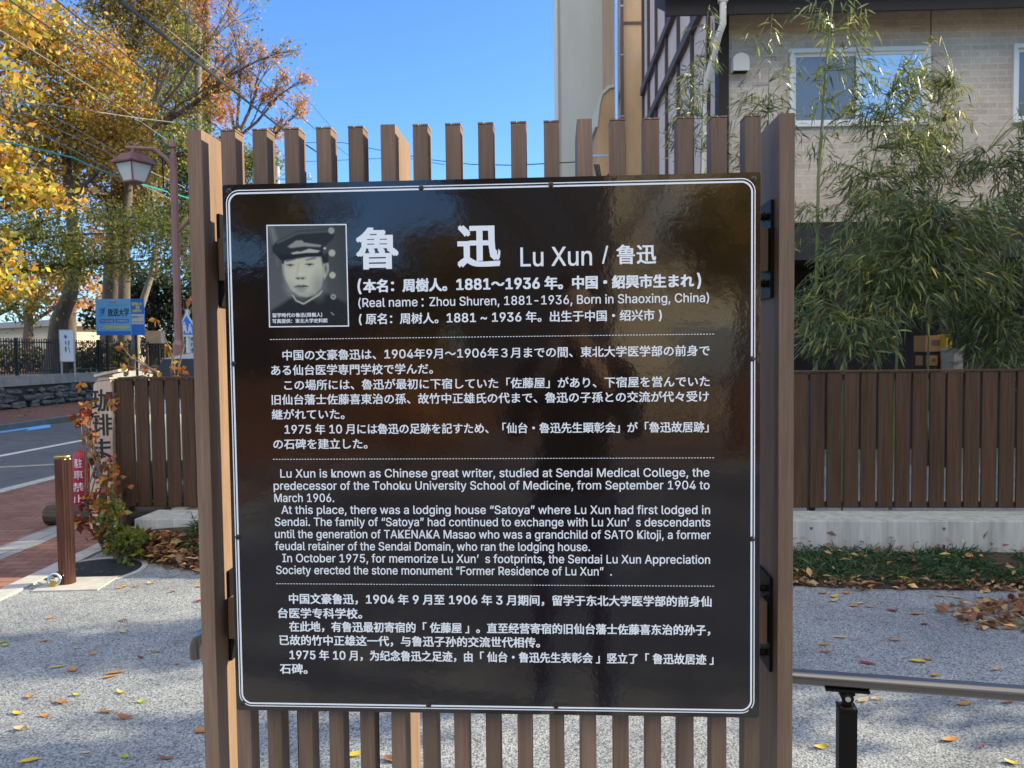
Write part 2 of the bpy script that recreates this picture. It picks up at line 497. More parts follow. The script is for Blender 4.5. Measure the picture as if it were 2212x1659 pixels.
# ================================================================== the sign
SW = thing('information_sign', 'large glossy black information board with white lettering on a brown slatted screen', 'information sign', (-0.02540843, 1.29439532, 0), RAD(-3.2129))
FRONT, PITCH, U0 = 0.030, 0.05598, -0.4643
TOP = 1.838
def upright(name, u, wdt, depth, m, cap, top):
    b = MB()
    y0 = FRONT
    b.box((u, y0 + depth / 2, top / 2), (wdt, depth, top), bev=0.0014)
    o = obj(name, b, m, SW)
    c = MB()
    if cap:
        # thin end cap with a small notch in its front edge
        t = 0.0028; nw = 0.0032; nd = 0.0022
        poly = [(-wdt / 2, 0), (-nw, 0), (-nw * .6, nd), (nw * .6, nd), (nw, 0), (wdt / 2, 0), (wdt / 2, depth), (-wdt / 2, depth)]
        poly = [(u + a * 1.02, y0 - 0.0004 + q * 1.01) for a, q in poly]
        c.prism(poly, lambda a, q, tt: (a, q, tt), top + 0.0008, top + 0.0008 + t)
        obj('cap', c, M['post'], o)
    return o
for i in range(-1, 18):
    u = U0 + PITCH * i
    if i in (-1, 5, 11, 17):
        if i == -1: u -= 0.004
        d = 0.14 if i != 11 else 0.14
        upright('post', u, 0.0258, d, M['post'], False, TOP + 0.002)
    else:
        upright('slat', u, 0.0262, 0.038, M['slat'], True, TOP - 0.003)
uL, uR = U0 - PITCH - 0.004 + 0.0129, U0 + PITCH * 17 - 0.0129
for z in (1.62, 0.965):
    b = MB(); b.box(((uL + uR) / 2, FRONT + 0.0585, z), (uR - uL - 0.014, 0.040, 0.075), bev=0.001)
    obj('rail', b, M['slat'], SW)
    for sx, ux in ((1, uL), (-1, uR)):
        b = MB()
        b.box((ux + sx * 0.003, FRONT + (0.092 if sx > 0 else .070), z), (0.0052, 0.080, 0.168), bev=0.0008)
        br = obj('bracket', b, M['black_metal'], SW)
        for dz in (-.058, .058):
            b = MB()
            b.tube([(ux + sx * 0.0055, FRONT + (.080 if sx > 0 else .054), z + dz), (ux + sx * 0.018, FRONT + (.080 if sx > 0 else .054), z + dz)], 0.006, 8)
            b.tube([(ux + sx * 0.010, FRONT + (.080 if sx > 0 else .054), z + dz), (ux + sx * 0.0125, FRONT + (.080 if sx > 0 else .054), z + dz)], 0.009, 6)
            obj('bolt', b, M['black_metal'], br)
BU0, BU1, BZ0, BZ1 = -0.46366, 0.43595, 0.8278, 1.7370
def rrect(u0, u1, z0, z1, r, n=8):
    pts = []
    for cx, cz, a0 in ((u1 - r, z1 - r, 0), (u0 + r, z1 - r, 90), (u0 + r, z0 + r, 180), (u1 - r, z0 + r, 270)):
        for k in range(n + 1):
            a = RAD(a0 + 90 * k / n)
            pts.append((cx + r * math.cos(a), cz + r * math.sin(a)))
    return pts
b = MB(); b.prism(rrect(BU0, BU1, BZ0, BZ1, 0.004, 4), lambda a, c, t: (a, t, c), 0.0, 0.003)
BD = obj('board', b, M['board'], SW)
def ring(u0, u1, z0, z1, r, wd, y):
    o = rrect(u0, u1, z0, z1, r, 12); i_ = rrect(u0 + wd, u1 - wd, z0 + wd, z1 - wd, max(r - wd, 0.0001), 12)
    b = MB(); n = len(o)
    b.add([(a, y, c) for a, c in o] + [(a, y, c) for a, c in i_], [(k, (k + 1) % n, n + (k + 1) % n, n + k) for k in range(n)])
    return b
obj('border_line', ring(BU0 + .0060, BU1 - .0081, BZ0 + .0074, BZ1 - .0092, .0225, .0017, -.0006), M['letter'], BD)
obj('border_line', ring(BU0 + .0098, BU1 - .0122, BZ0 + .0113, BZ1 - .0136, .0190, .0029, -.0006), M['letter'], BD)
# screws
SCR = [(-0.4519, 1.7262), (-0.1230, 1.7241), (0.0938, 1.7244), (0.4248, 1.7257), (0.4232, 1.4323), (0.4238, 1.1321), (0.4229, 0.8400), (0.0944, 0.8431), (-0.1247, 0.8415), (-0.4526, 0.8399), (-0.4528, 1.1332), (-0.4519, 1.4330)]
b = MB()
def turned_y(b, prof, n=16):
    vs, fs = [], []
    for r, y in prof:
        for j in range(n):
            a = 2 * math.pi * j / n
            vs.append((r * math.cos(a), -y, r * math.sin(a)))
    for i in range(len(prof) - 1):
        for j in range(n):
            fs.append((i * n + j, i * n + (j + 1) % n, (i + 1) * n + (j + 1) % n, (i + 1) * n + j))
    b.add(vs, fs); return b
turned_y(b, [(0.0046, 0.0004), (0.0046, 0.0011), (0.0040, 0.0013), (0.0030, 0.0014), (0.0030, 0.0030), (0.0026, 0.0035), (0.0013, 0.0036), (0.0011, 0.0018), (0.0001, 0.0018)])
s0 = None
for u, z in SCR:
    if s0 is None: s0 = s = obj('screw', b, M['screw'], SW, True)
    else: s = s0.copy(); col.objects.link(s); s.parent = SW
    s.location = (u, 0, z)

# ---- lettering
FONT = None
try:   # the plain sans face that ships inside Blender itself; the built-in face otherwise
    import os
    FONT = bpy.data.fonts.load(os.path.join(bpy.utils.system_resource('DATAFILES'), 'fonts', 'Inter.woff2'))
except Exception:
    FONT = None
_tc, _rc = {}, {}
def raw(text, sans):
    k = (text, sans)
    if k in _rc: return _rc[k]
    c = bpy.data.curves.new('t', 'FONT'); c.body = text; c.size = 1.0; c.resolution_u = 3
    if sans and FONT: c.font = FONT
    o = bpy.data.objects.new('t', c); col.objects.link(o)
    me = bpy.data.meshes.new_from_object(o.evaluated_get(bpy.context.evaluated_depsgraph_get()))
    V = np.array([v.co[:2] for v in me.vertices]).reshape(-1, 2); Fs = [tuple(p.vertices) for p in me.polygons]
    bpy.data.objects.remove(o); bpy.data.curves.remove(c); bpy.data.meshes.remove(me)
    _rc[k] = (V, Fs)
    return V, Fs
def width(text, sans):
    d = lambda t: np.ptp(raw(t, sans)[0][:, 0])
    return d('|' + text + '|') - d('|') - (d('||') - d('|'))
def glyphs(text):
    """one line of text; Latin runs in the sans face, the others in the built-in face; em = 1"""
    if text in _tc: return _tc[text]
    runs = []
    for ch in text:
        k = ord(ch) < 128 or ch in '“”’'
        if runs and (runs[-1][1] == k): runs[-1][0] += ch
        else: runs.append([ch, k])
    x, VS, FS, o = 0.0, [], [], 0
    ks = .755 / raw('H', True)[0][:, 1].max()   # capitals as tall as the ideographs' stems ask for
    for t, k in runs:
        if t.strip():
            V, Fs = raw(t, k)
            VS.append(V * (ks if k else 1.0) + [x, 0]); FS += [tuple(o + i for i in f) for f in Fs]; o += len(V)
        x += width(t, k) * (ks if k else 1.0)
    V = np.concatenate(VS); _tc[text] = (V, FS)
    return V, FS
def put(b, text, u0, u1, z, em, bold=0.0, y=-0.0006, boxz=None, fn=None, mi=0):
    V, Fs = glyphs(text)
    x0, x1 = V[:, 0].min(), V[:, 0].max()
    U = u0 + (V[:, 0] - x0) * (u1 - u0) / (x1 - x0)
    if boxz:
        y0, y1 = V[:, 1].min(), V[:, 1].max()
        Z = boxz[0] + (V[:, 1] - y0) * (boxz[1] - boxz[0]) / (y1 - y0)
    else:
        Z = z + V[:, 1] * em
    fn = fn or (lambda a, c, t: (a, t, c))
    offs = [(0, 0)] if bold <= 0 else [(bold, bold * .6), (-bold, bold * .6), (bold, -bold * .6), (-bold, -bold * .6)]
    for k, (du, dz) in enumerate(offs):
        b.add([fn(a + du, c + dz, y - 0.00004 * k) for a, c in zip(U, Z)], Fs, mi)
def cjk(b, text, u0, u1, mid, em, bold): put(b, text, u0, u1, mid - 0.36 * em, em, bold)
def latin(b, text, u0, u1, base, em, bold): put(b, text, u0, u1, base, em, bold)
b = MB()
put(b, '魯', -.2335, -.1651, 0, 0, .0022, boxz=(1.5912, 1.6590)); put(b, '迅', -.0610, .0060, 0, 0, .0026, boxz=(1.5918, 1.6590))
put(b, 'Lu Xun', .0424, .1604, 0, 0, .0004, boxz=(1.5902, 1.6216)); put(b, '/', .1776, .1874, 0, 0, .0003, boxz=(1.5927, 1.6218)); put(b, '鲁迅', .2016, .2657, 0, 0, .0007, boxz=(1.5914, 1.6230))
obj('title_lettering', b, M['letter'], BD)
b = MB()
put(b, '(', -.2335, -.2280, 0, 0, .0007, boxz=(1.5490, 1.5745)); cjk(b, '本名：周樹人。1881〜1936 年。中国・紹興市生まれ', -.2240, .3275, 1.5618, .0232, .0009); put(b, ')', .3335, .3390, 0, 0, .0007, boxz=(1.5490, 1.5745))
put(b, '(Real name', -.2331, -.1325, 1.5268, .0194, .0002); put(b, '：', -.1254, -.1222, 1.5262, .0215, .0002); put(b, 'Zhou Shuren, 1881-1936, Born in Shaoxing, China)', -.1120, .3524, 1.5268, .0194, .0002)
cjk(b, '( 原名：周树人。1881 ~ 1936 年。出生于中国・绍兴市 )', -.2326, .2749, 1.5062, .0196, .0004)
obj('name_lettering', b, M['letter'], BD)
b = MB()
for t, u0, u1, z in (('中国の文豪魯迅は、1904年9月〜1906年３月までの間、東北大学医学部の前身で', -.3660, .3534, 1.4465), ('ある仙台医学専門学校で学んだ。', -.3864, -.1083, 1.4210), ('この場所には、魯迅が最初に下宿していた「佐藤屋」があり、下宿屋を営んでいた', -.3642, .3534, 1.3954), ('旧仙台藩士佐藤喜東治の孫、故竹中正雄氏の代まで、魯迅の子孫との交流が代々受け', -.3866, .3523, 1.3705), ('継がれていた。', -.3872, -.2613, 1.3451), ('1975 年 10 月には魯迅の足跡を記すため、「仙台・魯迅先生顕彰会」が「魯迅故居跡」', -.3654, .3516, 1.3195), ('の石碑を建立した。', -.3858, -.2227, 1.2942)):
    cjk(b, t, u0, u1, z, .0190, .00032)
obj('japanese_lettering', b, M['letter'], BD)
b = MB()
for t, u0, u1, z in (('Lu Xun is known as Chinese great writer, studied at Sendai Medical College, the', -.3750, .3530, 1.2368), ('predecessor of the Tohoku University School of Medicine, from September 1904 to', -.3871, .3533, 1.2156), ('March 1906.', -.3864, -.2823, 1.1945), ('At this place, there was a lodging house “Satoya” where Lu Xun had first lodged in', -.3747, .3541, 1.1739), ('Sendai. The family of “Satoya” had continued to exchange with Lu Xun’  s descendants', -.3867, .3544, 1.1530), ('until the generation of TAKENAKA Masao who was a grandchild of SATO Kitoji, a former', -.3869, .3548, 1.1318), ('feudal retainer of the Sendai Domain, who ran the lodging house.', -.3874, .1540, 1.1109), ('In October 1975, for memorize Lu Xun’  s footprints, the Sendai Lu Xun Appreciation', -.3749, .3540, 1.0899), ('Society erected the stone monument “Former Residence of Lu Xun”  .', -.3865, .1904, 1.0691)):
    latin(b, t, u0, u1, z, .0188, .00020)
obj('english_lettering', b, M['letter'], BD)
b = MB()
for t, u0, u1, z in (('中国文豪鲁迅，1904 年 9 月至 1906 年 3 月期间，留学于东北大学医学部的前身仙', -.3649, .3562, 1.0255), ('台医学专科学校。', -.3848, -.2380, 1.0002), ('在此地，有鲁迅最初寄宿的「 佐藤屋 」。直至经营寄宿的旧仙台藩士佐藤喜东治的孙子，', -.3657, .3540, .9768), ('已故的竹中正雄这一代，与鲁迅子孙的交流世代相传。', -.3837, .0678, .9527), ('1975 年 10 月，为纪念鲁迅之足迹，由「 仙台・鲁迅先生表彰会 」竖立了「 鲁迅故居迹 」', -.3662, .3594, .9268), ('石碑。', -.3841, -.3359, .9022)):
    cjk(b, t, u0, u1, z, .0192, .00046)
obj('chinese_lettering', b, M['letter'], BD)
for z in (1.4738, 1.2682, 1.0519):
    b = MB(); x = -.3872
    while x < .3585:
        b.add([(x, -.0006, z - .0005), (x + .0029, -.0006, z - .0006), (x + .0029, -.0006, z + .0006), (x, -.0006, z + .0006)], [(0, 1, 2, 3)]); x += .0050
    obj('dashed_line', b, M['letter'], BD)

# ---- printed portrait photograph, flat, tones held per vertex
def portrait(nx, ny):
    gx = np.linspace(472, 1245, nx); gy = np.linspace(440, 1390, ny)
    X, Y = np.meshgrid(gx, gy)
    T = 0.14 + 0.05 * (Y - 440) / 950 - 0.05 * np.clip((X - 900) / 300, 0, 1)
    def poly(pts, soft):
        pts = np.array(pts, float); n = len(pts)
        d = np.full(X.shape, 1e9); ins = np.zeros(X.shape, bool)
        for i in range(n):
            a, c = pts[i], pts[(i + 1) % n]
            e = c - a; t = np.clip(((X - a[0]) * e[0] + (Y - a[1]) * e[1]) / (e @ e + 1e-9), 0, 1)
            d = np.minimum(d, np.hypot(X - a[0] - t * e[0], Y - a[1] - t * e[1]))
            cr = (a[1] > Y) != (c[1] > Y)
            with np.errstate(divide='ignore', invalid='ignore'):
                ins ^= cr & (X < (c[0] - a[0]) * (Y - a[1]) / (c[1] - a[1] + 1e-12) + a[0])
        s = np.where(ins, -d, d)
        return np.clip(0.5 - s / (2 * soft), 0, 1)
    def ell(cx, cy, rx, ry, soft=0.3):
        r = np.hypot((X - cx) / rx, (Y - cy) / ry)
        return np.clip((1 + soft - r) / (2 * soft), 0, 1)
    def lay(mk, v):
        nonlocal T
        T = T * (1 - mk) + v * mk
    lay(poly([(490, 450), (540, 450), (590, 640), (550, 660)], 22), .26); lay(poly([(545, 650), (580, 650), (585, 830), (560, 830)], 14), .2)
    # jacket
    lay(poly([(470, 1400), (500, 1230), (640, 1150), (720, 1090), (800, 1170), (990, 1060), (1080, 1100), (1250, 1180), (1250, 1400)], 18), .05)
    lay(poly([(700, 1080), (1000, 1040), (990, 1110), (815, 1175), (730, 1140)], 10), .07)
    # face and neck
    lay(poly([(720, 1080), (960, 1060), (985, 1060), (815, 1165)], 14), .1)
    lay(poly([(628, 760), (760, 735), (990, 730), (1008, 860), (1003, 960), (985, 1030), (930, 1085), (845, 1112), (770, 1098), (690, 1040), (645, 950), (630, 860)], 9), .52)
    lay(ell(770, 900, 110, 170, .6) * .5, .63); lay(ell(920, 870, 70, 120, .6) * .6, .6); lay(ell(960, 1010, 60, 110, .7) * .6, .3); lay(ell(690, 1030, 60, 60, .7) * .35, .34); lay(ell(840, 1085, 120, 22, .6) * .5, .36)
    lay(poly([(1008, 800), (1062, 788), (1064, 870), (1022, 952), (1002, 920)], 7), .46); lay(ell(1035, 850, 12, 38, .6), .2)
    lay(poly([(611, 800), (634, 795), (640, 950), (622, 900)], 7), .42)
    # hair, brows
    lay(poly([(1000, 735), (1060, 700), (1062, 795), (1010, 805)], 10), .04); lay(poly([(612, 745), (640, 740), (634, 800), (612, 800)], 8), .06)
    lay(poly([(650, 772), (735, 752), (745, 764), (655, 785)], 6) * .8, .14); lay(poly([(838, 766), (930, 742), (950, 756), (850, 775)], 6) * .8, .13)
    # eyes
    for ex, ey, er in ((692, 812, 40), (880, 808, 42)):
        lay(ell(ex, ey - 2, er, 15, .5) * .45, .28); lay(ell(ex, ey, er * .9, 6, .4) * .9, .07); lay(ell(ex, ey + 4, 11, 9, .4), .03); lay(ell(ex, ey + 24, er, 8, .6) * .3, .36)
    # nose and mouth
    lay(poly([(765, 790), (785, 790), (760, 915), (745, 915)], 12) * .4, .36); lay(ell(790, 935, 46, 14, .5) * .75, .22); lay(ell(762, 938, 11, 8, .5), .1); lay(ell(812, 938, 11, 8, .5), .1); lay(ell(788, 905, 26, 22, .7) * .5, .66)
    lay(poly([(722, 1014), (770, 996), (792, 1002), (815, 995), (868, 1010), (795, 1022)], 6) * .9, .16); lay(poly([(728, 1014), (862, 1011), (860, 1018), (730, 1020)], 4), .05); lay(ell(793, 1036, 52, 15, .5) * .8, .3); lay(ell(793, 1060, 46, 8, .6) * .5, .28)
    # cap
    lay(poly([(520, 645), (560, 595), (775, 498), (1095, 488), (1132, 525), (1110, 580), (1010, 660), (1015, 740), (860, 742), (620, 775), (575, 740), (525, 690)], 8), .055)
    lay(poly([(560, 600), (772, 505), (1090, 494), (1095, 512), (780, 530), (575, 618)], 7) * .8, .17)
    lay(poly([(672, 642), (755, 588), (812, 585), (830, 606), (1000, 632), (985, 650), (830, 642), (700, 656)], 7) * .9, .4)
    lay(poly([(704, 702), (760, 688), (800, 690), (880, 664), (985, 684), (960, 702), (850, 702), (720, 716)], 5), .5)
    lay(poly([(570, 720), (720, 715), (1008, 700), (1012, 725), (750, 742), (610, 770)], 6) * .9, .03)
    # collar line and buttons
    lay(poly([(700, 1092), (712, 1088), (745, 1138), (812, 1166), (960, 1082), (994, 1045), (998, 1060), (966, 1098), (812, 1183), (738, 1150)], 4), .5)
    for bx, by, r, tn in ((1098, 706, 32, .5), (1097, 911, 30, .52), (1100, 1112, 26, .4), (1097, 500, 30, .4), (1030, 662, 11, .6), (560, 890, 0.1, .1)):
        lay(ell(bx, by, r, r, .18), tn)
    lay(ell(1100, 1112, 8, 10, .5), .1); lay(poly([(1070, 1258), (1082, 1255), (1106, 1280), (1096, 1284)], 4), .4)
    nz_ = rng.normal(0, .004, T.shape)
    T = np.clip(T ** 1.38 * 1.14 + nz_, 0.008, 1)
    k = np.clip((T - .1) / .4, 0, 1)[..., None]
    C = T[..., None] * (np.array([.94, 1.0, .96]) * (1 - k) + np.array([1.04, 1.0, .74]) * k)
    return C
nx, ny = 132, 160
C = portrait(nx, ny)
A_, B_, C_, D_ = [np.array(q) for q in ((-.3887, 1.6680), (-.2508, 1.6668), (-.3884, 1.4945), (-.2500, 1.4942))]
us = np.linspace(0, 1, nx); ws = np.linspace(0, 1, ny)
b = MB()
pt = [(A_ * (1 - p) + B_ * p) * (1 - q) + (C_ * (1 - p) + D_ * p) * q for q in ws for p in us]
b.add([(p[0], -.0005, p[1]) for p in pt], [(j * nx + i, j * nx + i + 1, (j + 1) * nx + i + 1, (j + 1) * nx + i) for j in range(ny - 1) for i in range(nx - 1)])
mp_ = mat('photo_print', (0.3, 0.3, 0.3), 0.25)
a = N(mp_, "ShaderNodeAttribute", attribute_name="Col"); L(mp_, a.outputs[0], P(mp_).inputs["Base Color"])
me = bpy.data.meshes.new('portrait_photo'); me.from_pydata(b.v, [], b.f); me.materials.append(mp_)
ca = me.color_attributes.new("Col", 'FLOAT_COLOR', 'POINT'); ca.data.foreach_set("color", np.concatenate([C.reshape(-1, 3), np.ones((nx * ny, 1))], 1).astype(np.float32).ravel())
me.polygons.foreach_set("use_smooth", [True] * len(me.polygons))
PH = link('portrait_photo', me, BD)
PH['label'] = 'black and white portrait of a young man in a peaked cap and high collar'
b = MB(); wdt = .0019
q4 = [A_, B_, D_, C_]; cen = sum(q4) / 4
inn = [q + (cen - q) * np.array([wdt / abs(cen - q)[0], wdt / abs(cen - q)[1]]) for q in q4]
b.add([(q[0], -.0008, q[1]) for q in q4] + [(q[0], -.0008, q[1]) for q in inn], [(i, (i + 1) % 4, 4 + (i + 1) % 4, 4 + i) for i in range(4)])
obj('photo_frame', b, M['letter'], BD)
b = MB(); put(b, '留学時代の魯迅(周樹人)', -.3818, -.2959, 1.5147 - .36 * .0075, .0078, .00017, y=-.0009); put(b, '写真提供：東北大学史料館', -.3821, -.2871, 1.5047 - .36 * .0075, .0078, .00017, y=-.0009)
obj('caption_lettering', b, M['letter'], BD)

# ================================================================== handrail behind the sign
r0, r1 = Vector((-0.854, 2.0574, 0.70)), Vector((1.62, 1.5087, 0.70))
rd = (r1 - r0).normalized(); r1 = r0 + rd * 4.1
HR = thing('handrail', 'round brushed metal handrail on black square posts running behind the information sign', 'handrail', (0.7466, 1.6817, 0))
seam = Vector((0.80, 1.690, .70)); 
m = M['rail'] = mat('rail_gunmetal', (0.16, 0.155, 0.155), 0.26, 0.9)
b = MB()
end = [r0 + Vector((0, 0, -.075)) - rd * .012, r0 + Vector((0, 0, -.045)) - rd * .014, r0 + Vector((0, 0, -.015)) - rd * .004, r0 + rd * .02]
sx = 0.7466 + 0.009
k = (sx - r0.x) / rd.x
b.tube(end + [r0 + rd * .3, r0 + rd * (k - .0006)], 0.017, 20); b.tube([r0 + rd * (k - .0006), r0 + rd * (k + .0006)], 0.0164, 20); b.tube([r0 + rd * (k + .0006), r1], 0.017, 20)
obj('rail', b, m, HR, True, True)
for X in (0.7466, 2.25, -0.55):
    p = r0 + rd * ((X - r0.x) / rd.x)
    ang = math.atan2(rd.y, rd.x)
    b = MB(); top = .70 - .017
    b.box((p.x, p.y, top - .003), (.094, .030, .006), ang, bev=.002)
    b.box((p.x, p.y, top - .010), (.034, .020, .012), ang, bev=.004)
    br = obj('rail_bracket', b, M['black_metal'], HR, False, True)
    ax = Vector((-rd.y, rd.x, 0))
    b = MB(); c0 = p + Vector((0, 0, -.037)); b.tube([c0 - ax * .013, c0 + ax * .013], .0130, 20)
    obj('hinge_knuckle', b, M['black_metal'], br, True, True)
    b = MB(); b.tube([c0 - ax * .0165, c0 - ax * .0125], [.0058, .0075], 14); b.tube([c0 - ax * .0172, c0 - ax * .0162], .0028, 6)
    obj('hinge_bolt', b, M['steel'], br, True, True)
    b = MB(); b.box((p.x, p.y, .70 - .052), (.018, .014, .018), ang); obj('hinge_tongue', b, M['black_metal'], br, False, True)
    zt = .70 - .058
    b = MB(); b.box((p.x, p.y, zt / 2 - .003), (.0385, .0385, zt - .006), ang, bev=.001)
    for sy in (-1, 1):
        pass
    ps = obj('post', b, M['black_metal'], HR, False, True)
    b = MB(); b.box((p.x, p.y, zt - .003), (.0405, .0405, .0055), ang, bev=.001)
    cp = obj('post_cap', b, M['black_metal'], ps, False, True)
    b = MB()
    for q in (-1, 1):
        for q2 in (-1, 1):
            c1 = p + rd * (.0135 * q) + ax * (.0135 * q2); c1.z = zt
            b = MB(); b.tube([c1, c1 + Vector((0, 0, .0016))], .0028, 8); obj('cap_screw', b, M['steel'], ps, False, True)

# ================================================================== slatted fence on its concrete base
def fpt(X, off=0.0): return Vector((X, FY(X) + off, 0))
fa = math.atan(-0.063)
FN = thing('slat_fence', 'low dark brown fence of upright boards standing on the concrete base', 'fence', (2.0, FY(2.0), 0.29))
b = MB(); x = -2.965
while x < 7.0:
    b.box((x + .05, FY(x + .05), .785), (.1005, .018, .965), fa, bev=.0015); x += .1185
obj('board_panel', b, M['fence'], FN, False, True)
b = MB(); L_ = 10.0; xc = -2.98 + L_ / 2
b.box((xc, FY(xc) + .012, 1.277), (L_, .055, .014), fa); obj('top_rail', b, M['fence'], FN, False, True)
for z in (.315, 1.235):
    b = MB(); b.box((xc, FY(xc) + .031, z), (L_, .04, .04), fa); obj('rail', b, M['fence_dark'], FN, False, True)
for X in (-2.93, -.9, 2.17, 4.2, 6.2):
    b = MB(); b.box((X, FY(X) + .075, .76), (.045, .045, 1.02), fa); obj('post', b, M['fence_dark'], FN, False, True)
b = MB(); Ln = 11.0; xc = -2.72 + Ln / 2
b.box((xc, FY(xc) - .16, .1425), (Ln, .33, .265), fa, bev=.006)
CB = thing('concrete_base', 'low pale grey concrete wall with water stains under the brown fence', 'concrete wall', (2, FY(2) - .16, 0))
obj('wall', b, M['concrete'], CB, False, True)
TH = mat('tie_hole', (.12, .12, .115), .9)
for X in (2.02, 2.02 + .87, 2.02 + 1.75):
    for z in (.105, .235 - .012):
        p = fpt(X, -.16 - .1655); b = MB(); b.tube([p + Vector((0, -.002, z)), p + Vector((0, .004, z))], .011, 14); obj('tie_hole', b, TH, CB, False, True)

# ================================================================== bollard, manhole, cone, log
bp = gnd(146, 1262)
M['bollard'] = noisy('bollard_brown', (0.11, 0.052, 0.042), (0.18, 0.088, 0.07), (30, 30, 4), 0.27, 4, 0.05, 0.001, metal=0.85)
BO = thing('bollard', 'round fluted brown bollard with a gold lid and a padlock at its foot', 'bollard', (bp.x, bp.y, 0))
b = MB(); b.lathe((0, 0, 0), [(.049, .006), (.049, .80), (.047, .806)], 44, flute=.05); obj('body', b, M['bollard'], BO)
b = MB(); b.lathe((0, 0, 0), [(.050, .806), (.0515, .809), (.0515, .820), (.048, .825), (.02, .8265)], 36)
obj('lid', b, mat('brass_lid', (.34, .25, .10), .3, 1.0), BO, True)
b = MB(); pr = [(.036 + .011 * math.cos(t), .011 * math.sin(t)) for t in np.linspace(0, 2 * math.pi, 11)[:-1]]
c0 = Vector((-.045, -.062, .050)); rg = []
for i in range(24):
    a = 2 * math.pi * i / 24; rg.append(c0 + Vector((math.cos(a) * .034, math.sin(a) * .010, math.sin(a) * .034)))
rg.append(rg[0]); b.tube(rg, .010, 10, cap=False); obj('lock_ring', b, M['steel'], BO, True)
b = MB(); b.box((-.047, -.078, .026), (.034, .014, .042), bev=.003); pl = obj('padlock', b, mat('padlock_brass', (.45, .30, .07), .35, .9), BO)
b = MB(); b.tube([(-.058, -.078, .045), (-.058, -.078, .062), (-.047, -.078, .072), (-.036, -.078, .062), (-.036, -.078, .045)], .004, 8); obj('shackle', b, M['steel'], pl, True)
b = MB(); b.box((.045, -.02, .004), (.42, .30, .011), .06, bev=.002); struct('bollard_footing', MB().box((bp.x + .06, bp.y - .01, .003), (.40, .28, .012), .05, bev=.002), M['kerb'])
mp0 = gnd(202, 1233)
MH = thing('manhole_cover', 'round dark iron manhole cover in a pale concrete ring', 'manhole cover', (mp0.x, mp0.y, 0))
b = MB(); n = 48
b.add([(r_ * math.cos(2 * math.pi * j / n), r_ * math.sin(2 * math.pi * j / n), z_) for r_, z_ in ((.335, .002), (.333, .006), (.297, .006), (.296, .002)) for j in range(n)], [(i * n + j, i * n + (j + 1) % n, (i + 1) * n + (j + 1) % n, (i + 1) * n + j) for i in range(3) for j in range(n)])
obj('ring', b, M['kerb'], MH)
b = MB(); b.lathe((0, 0, 0), [(.295, .0015), (.295, .005), (.275, .006), (.272, .0035), (.25, .0035), (.248, .006)], 48)
for i in range(9):
    for r_ in (.06, .12, .18, .225):
        for j in range(int(r_ * 60)):
            pass
cv = obj('cover', b, noisy('cast_iron', (.03, .032, .036), (.07, .072, .078), (40, 40, 40), .55, 3, .5, .004, metal=.5), MH)
b = MB()
for k in range(-8, 9):
    yy = k * .028; hw = math.sqrt(max(.24 ** 2 - yy * yy, 0))
    b.box((0, yy, .0068), (2 * hw, .010, .0030))
obj('tread_ribs', b, cv.data.materials[0], MH)
cp = gnd(152, 1160)
CN = thing('traffic_cone', 'red plastic cone with white characters standing behind the fluted bollard', 'traffic cone', (-3.83, 6.78, 0))
b = MB(); b.lathe((0, 0, -.05), [(.135, .07), (.128, .05), (.120, .06), (.102, .25), (.082, .45), (.064, .58), (.05, .64), (.024, .665), (.004, .668)], 32)
M['red'] = mat('red_plastic', (.29, .007, .015), .45); obj('body', b, M['red'], CN, True)
b = MB(); b.box((0, 0, .012), (.36, .36, .024), .2, bev=.008); obj('base', b, mat('base_dark', (.02, .02, .022), .7), CN)
b = MB()
for t, z, hh in (('駐', .475, .085), ('車', .375, .085), ('禁', .27, .085), ('止', .165, .085)):
    V, Fs = glyphs(t); r_ = lambda zz: .135 - (zz - .02) * .155 + .001
    pts = []
    for vx, vy in V:
        zz = z + vy * hh; a_ = RAD(-75) + (vx - .5) * .95; rr = np.interp(zz, [.06, .25, .45, .57], [.120, .102, .082, .064]) + .0012
        pts.append((rr * math.cos(a_), rr * math.sin(a_), zz))
    b.add(pts, Fs)
obj('lettering', b, mat('white_sticker', (.75, .72, .8), .5), CN)
M['log'] = noisy('weathered_wood', (.035, .028, .022), (.10, .078, .055), (4, 40, 40), .9, 8, .8, .01)
lg = gnd(84, 1136)
LG = thing('log', 'thick dark weathered log lying on the brick pavement behind the bollard', 'log', (lg.x + .08, lg.y + .05, .088), -.05)
b = MB(); pts = []; rr = []
for i in range(9):
    pts.append((i * .13 - .02, random.uniform(-.008, .008), random.uniform(-.006, .006))); rr.append(.085 * random.uniform(.93, 1.06))
b.tube(pts, rr, 14); LGb = obj('trunk', b, M['log'], LG)
b = MB(); b.tube([(-.021, 0, 0), (-.026, 0, 0)], [.08, .07], 14); obj('cut_end', b, noisy('cut_wood', (.09, .07, .05), (.18, .14, .10), (40, 40, 40), .9), LG)

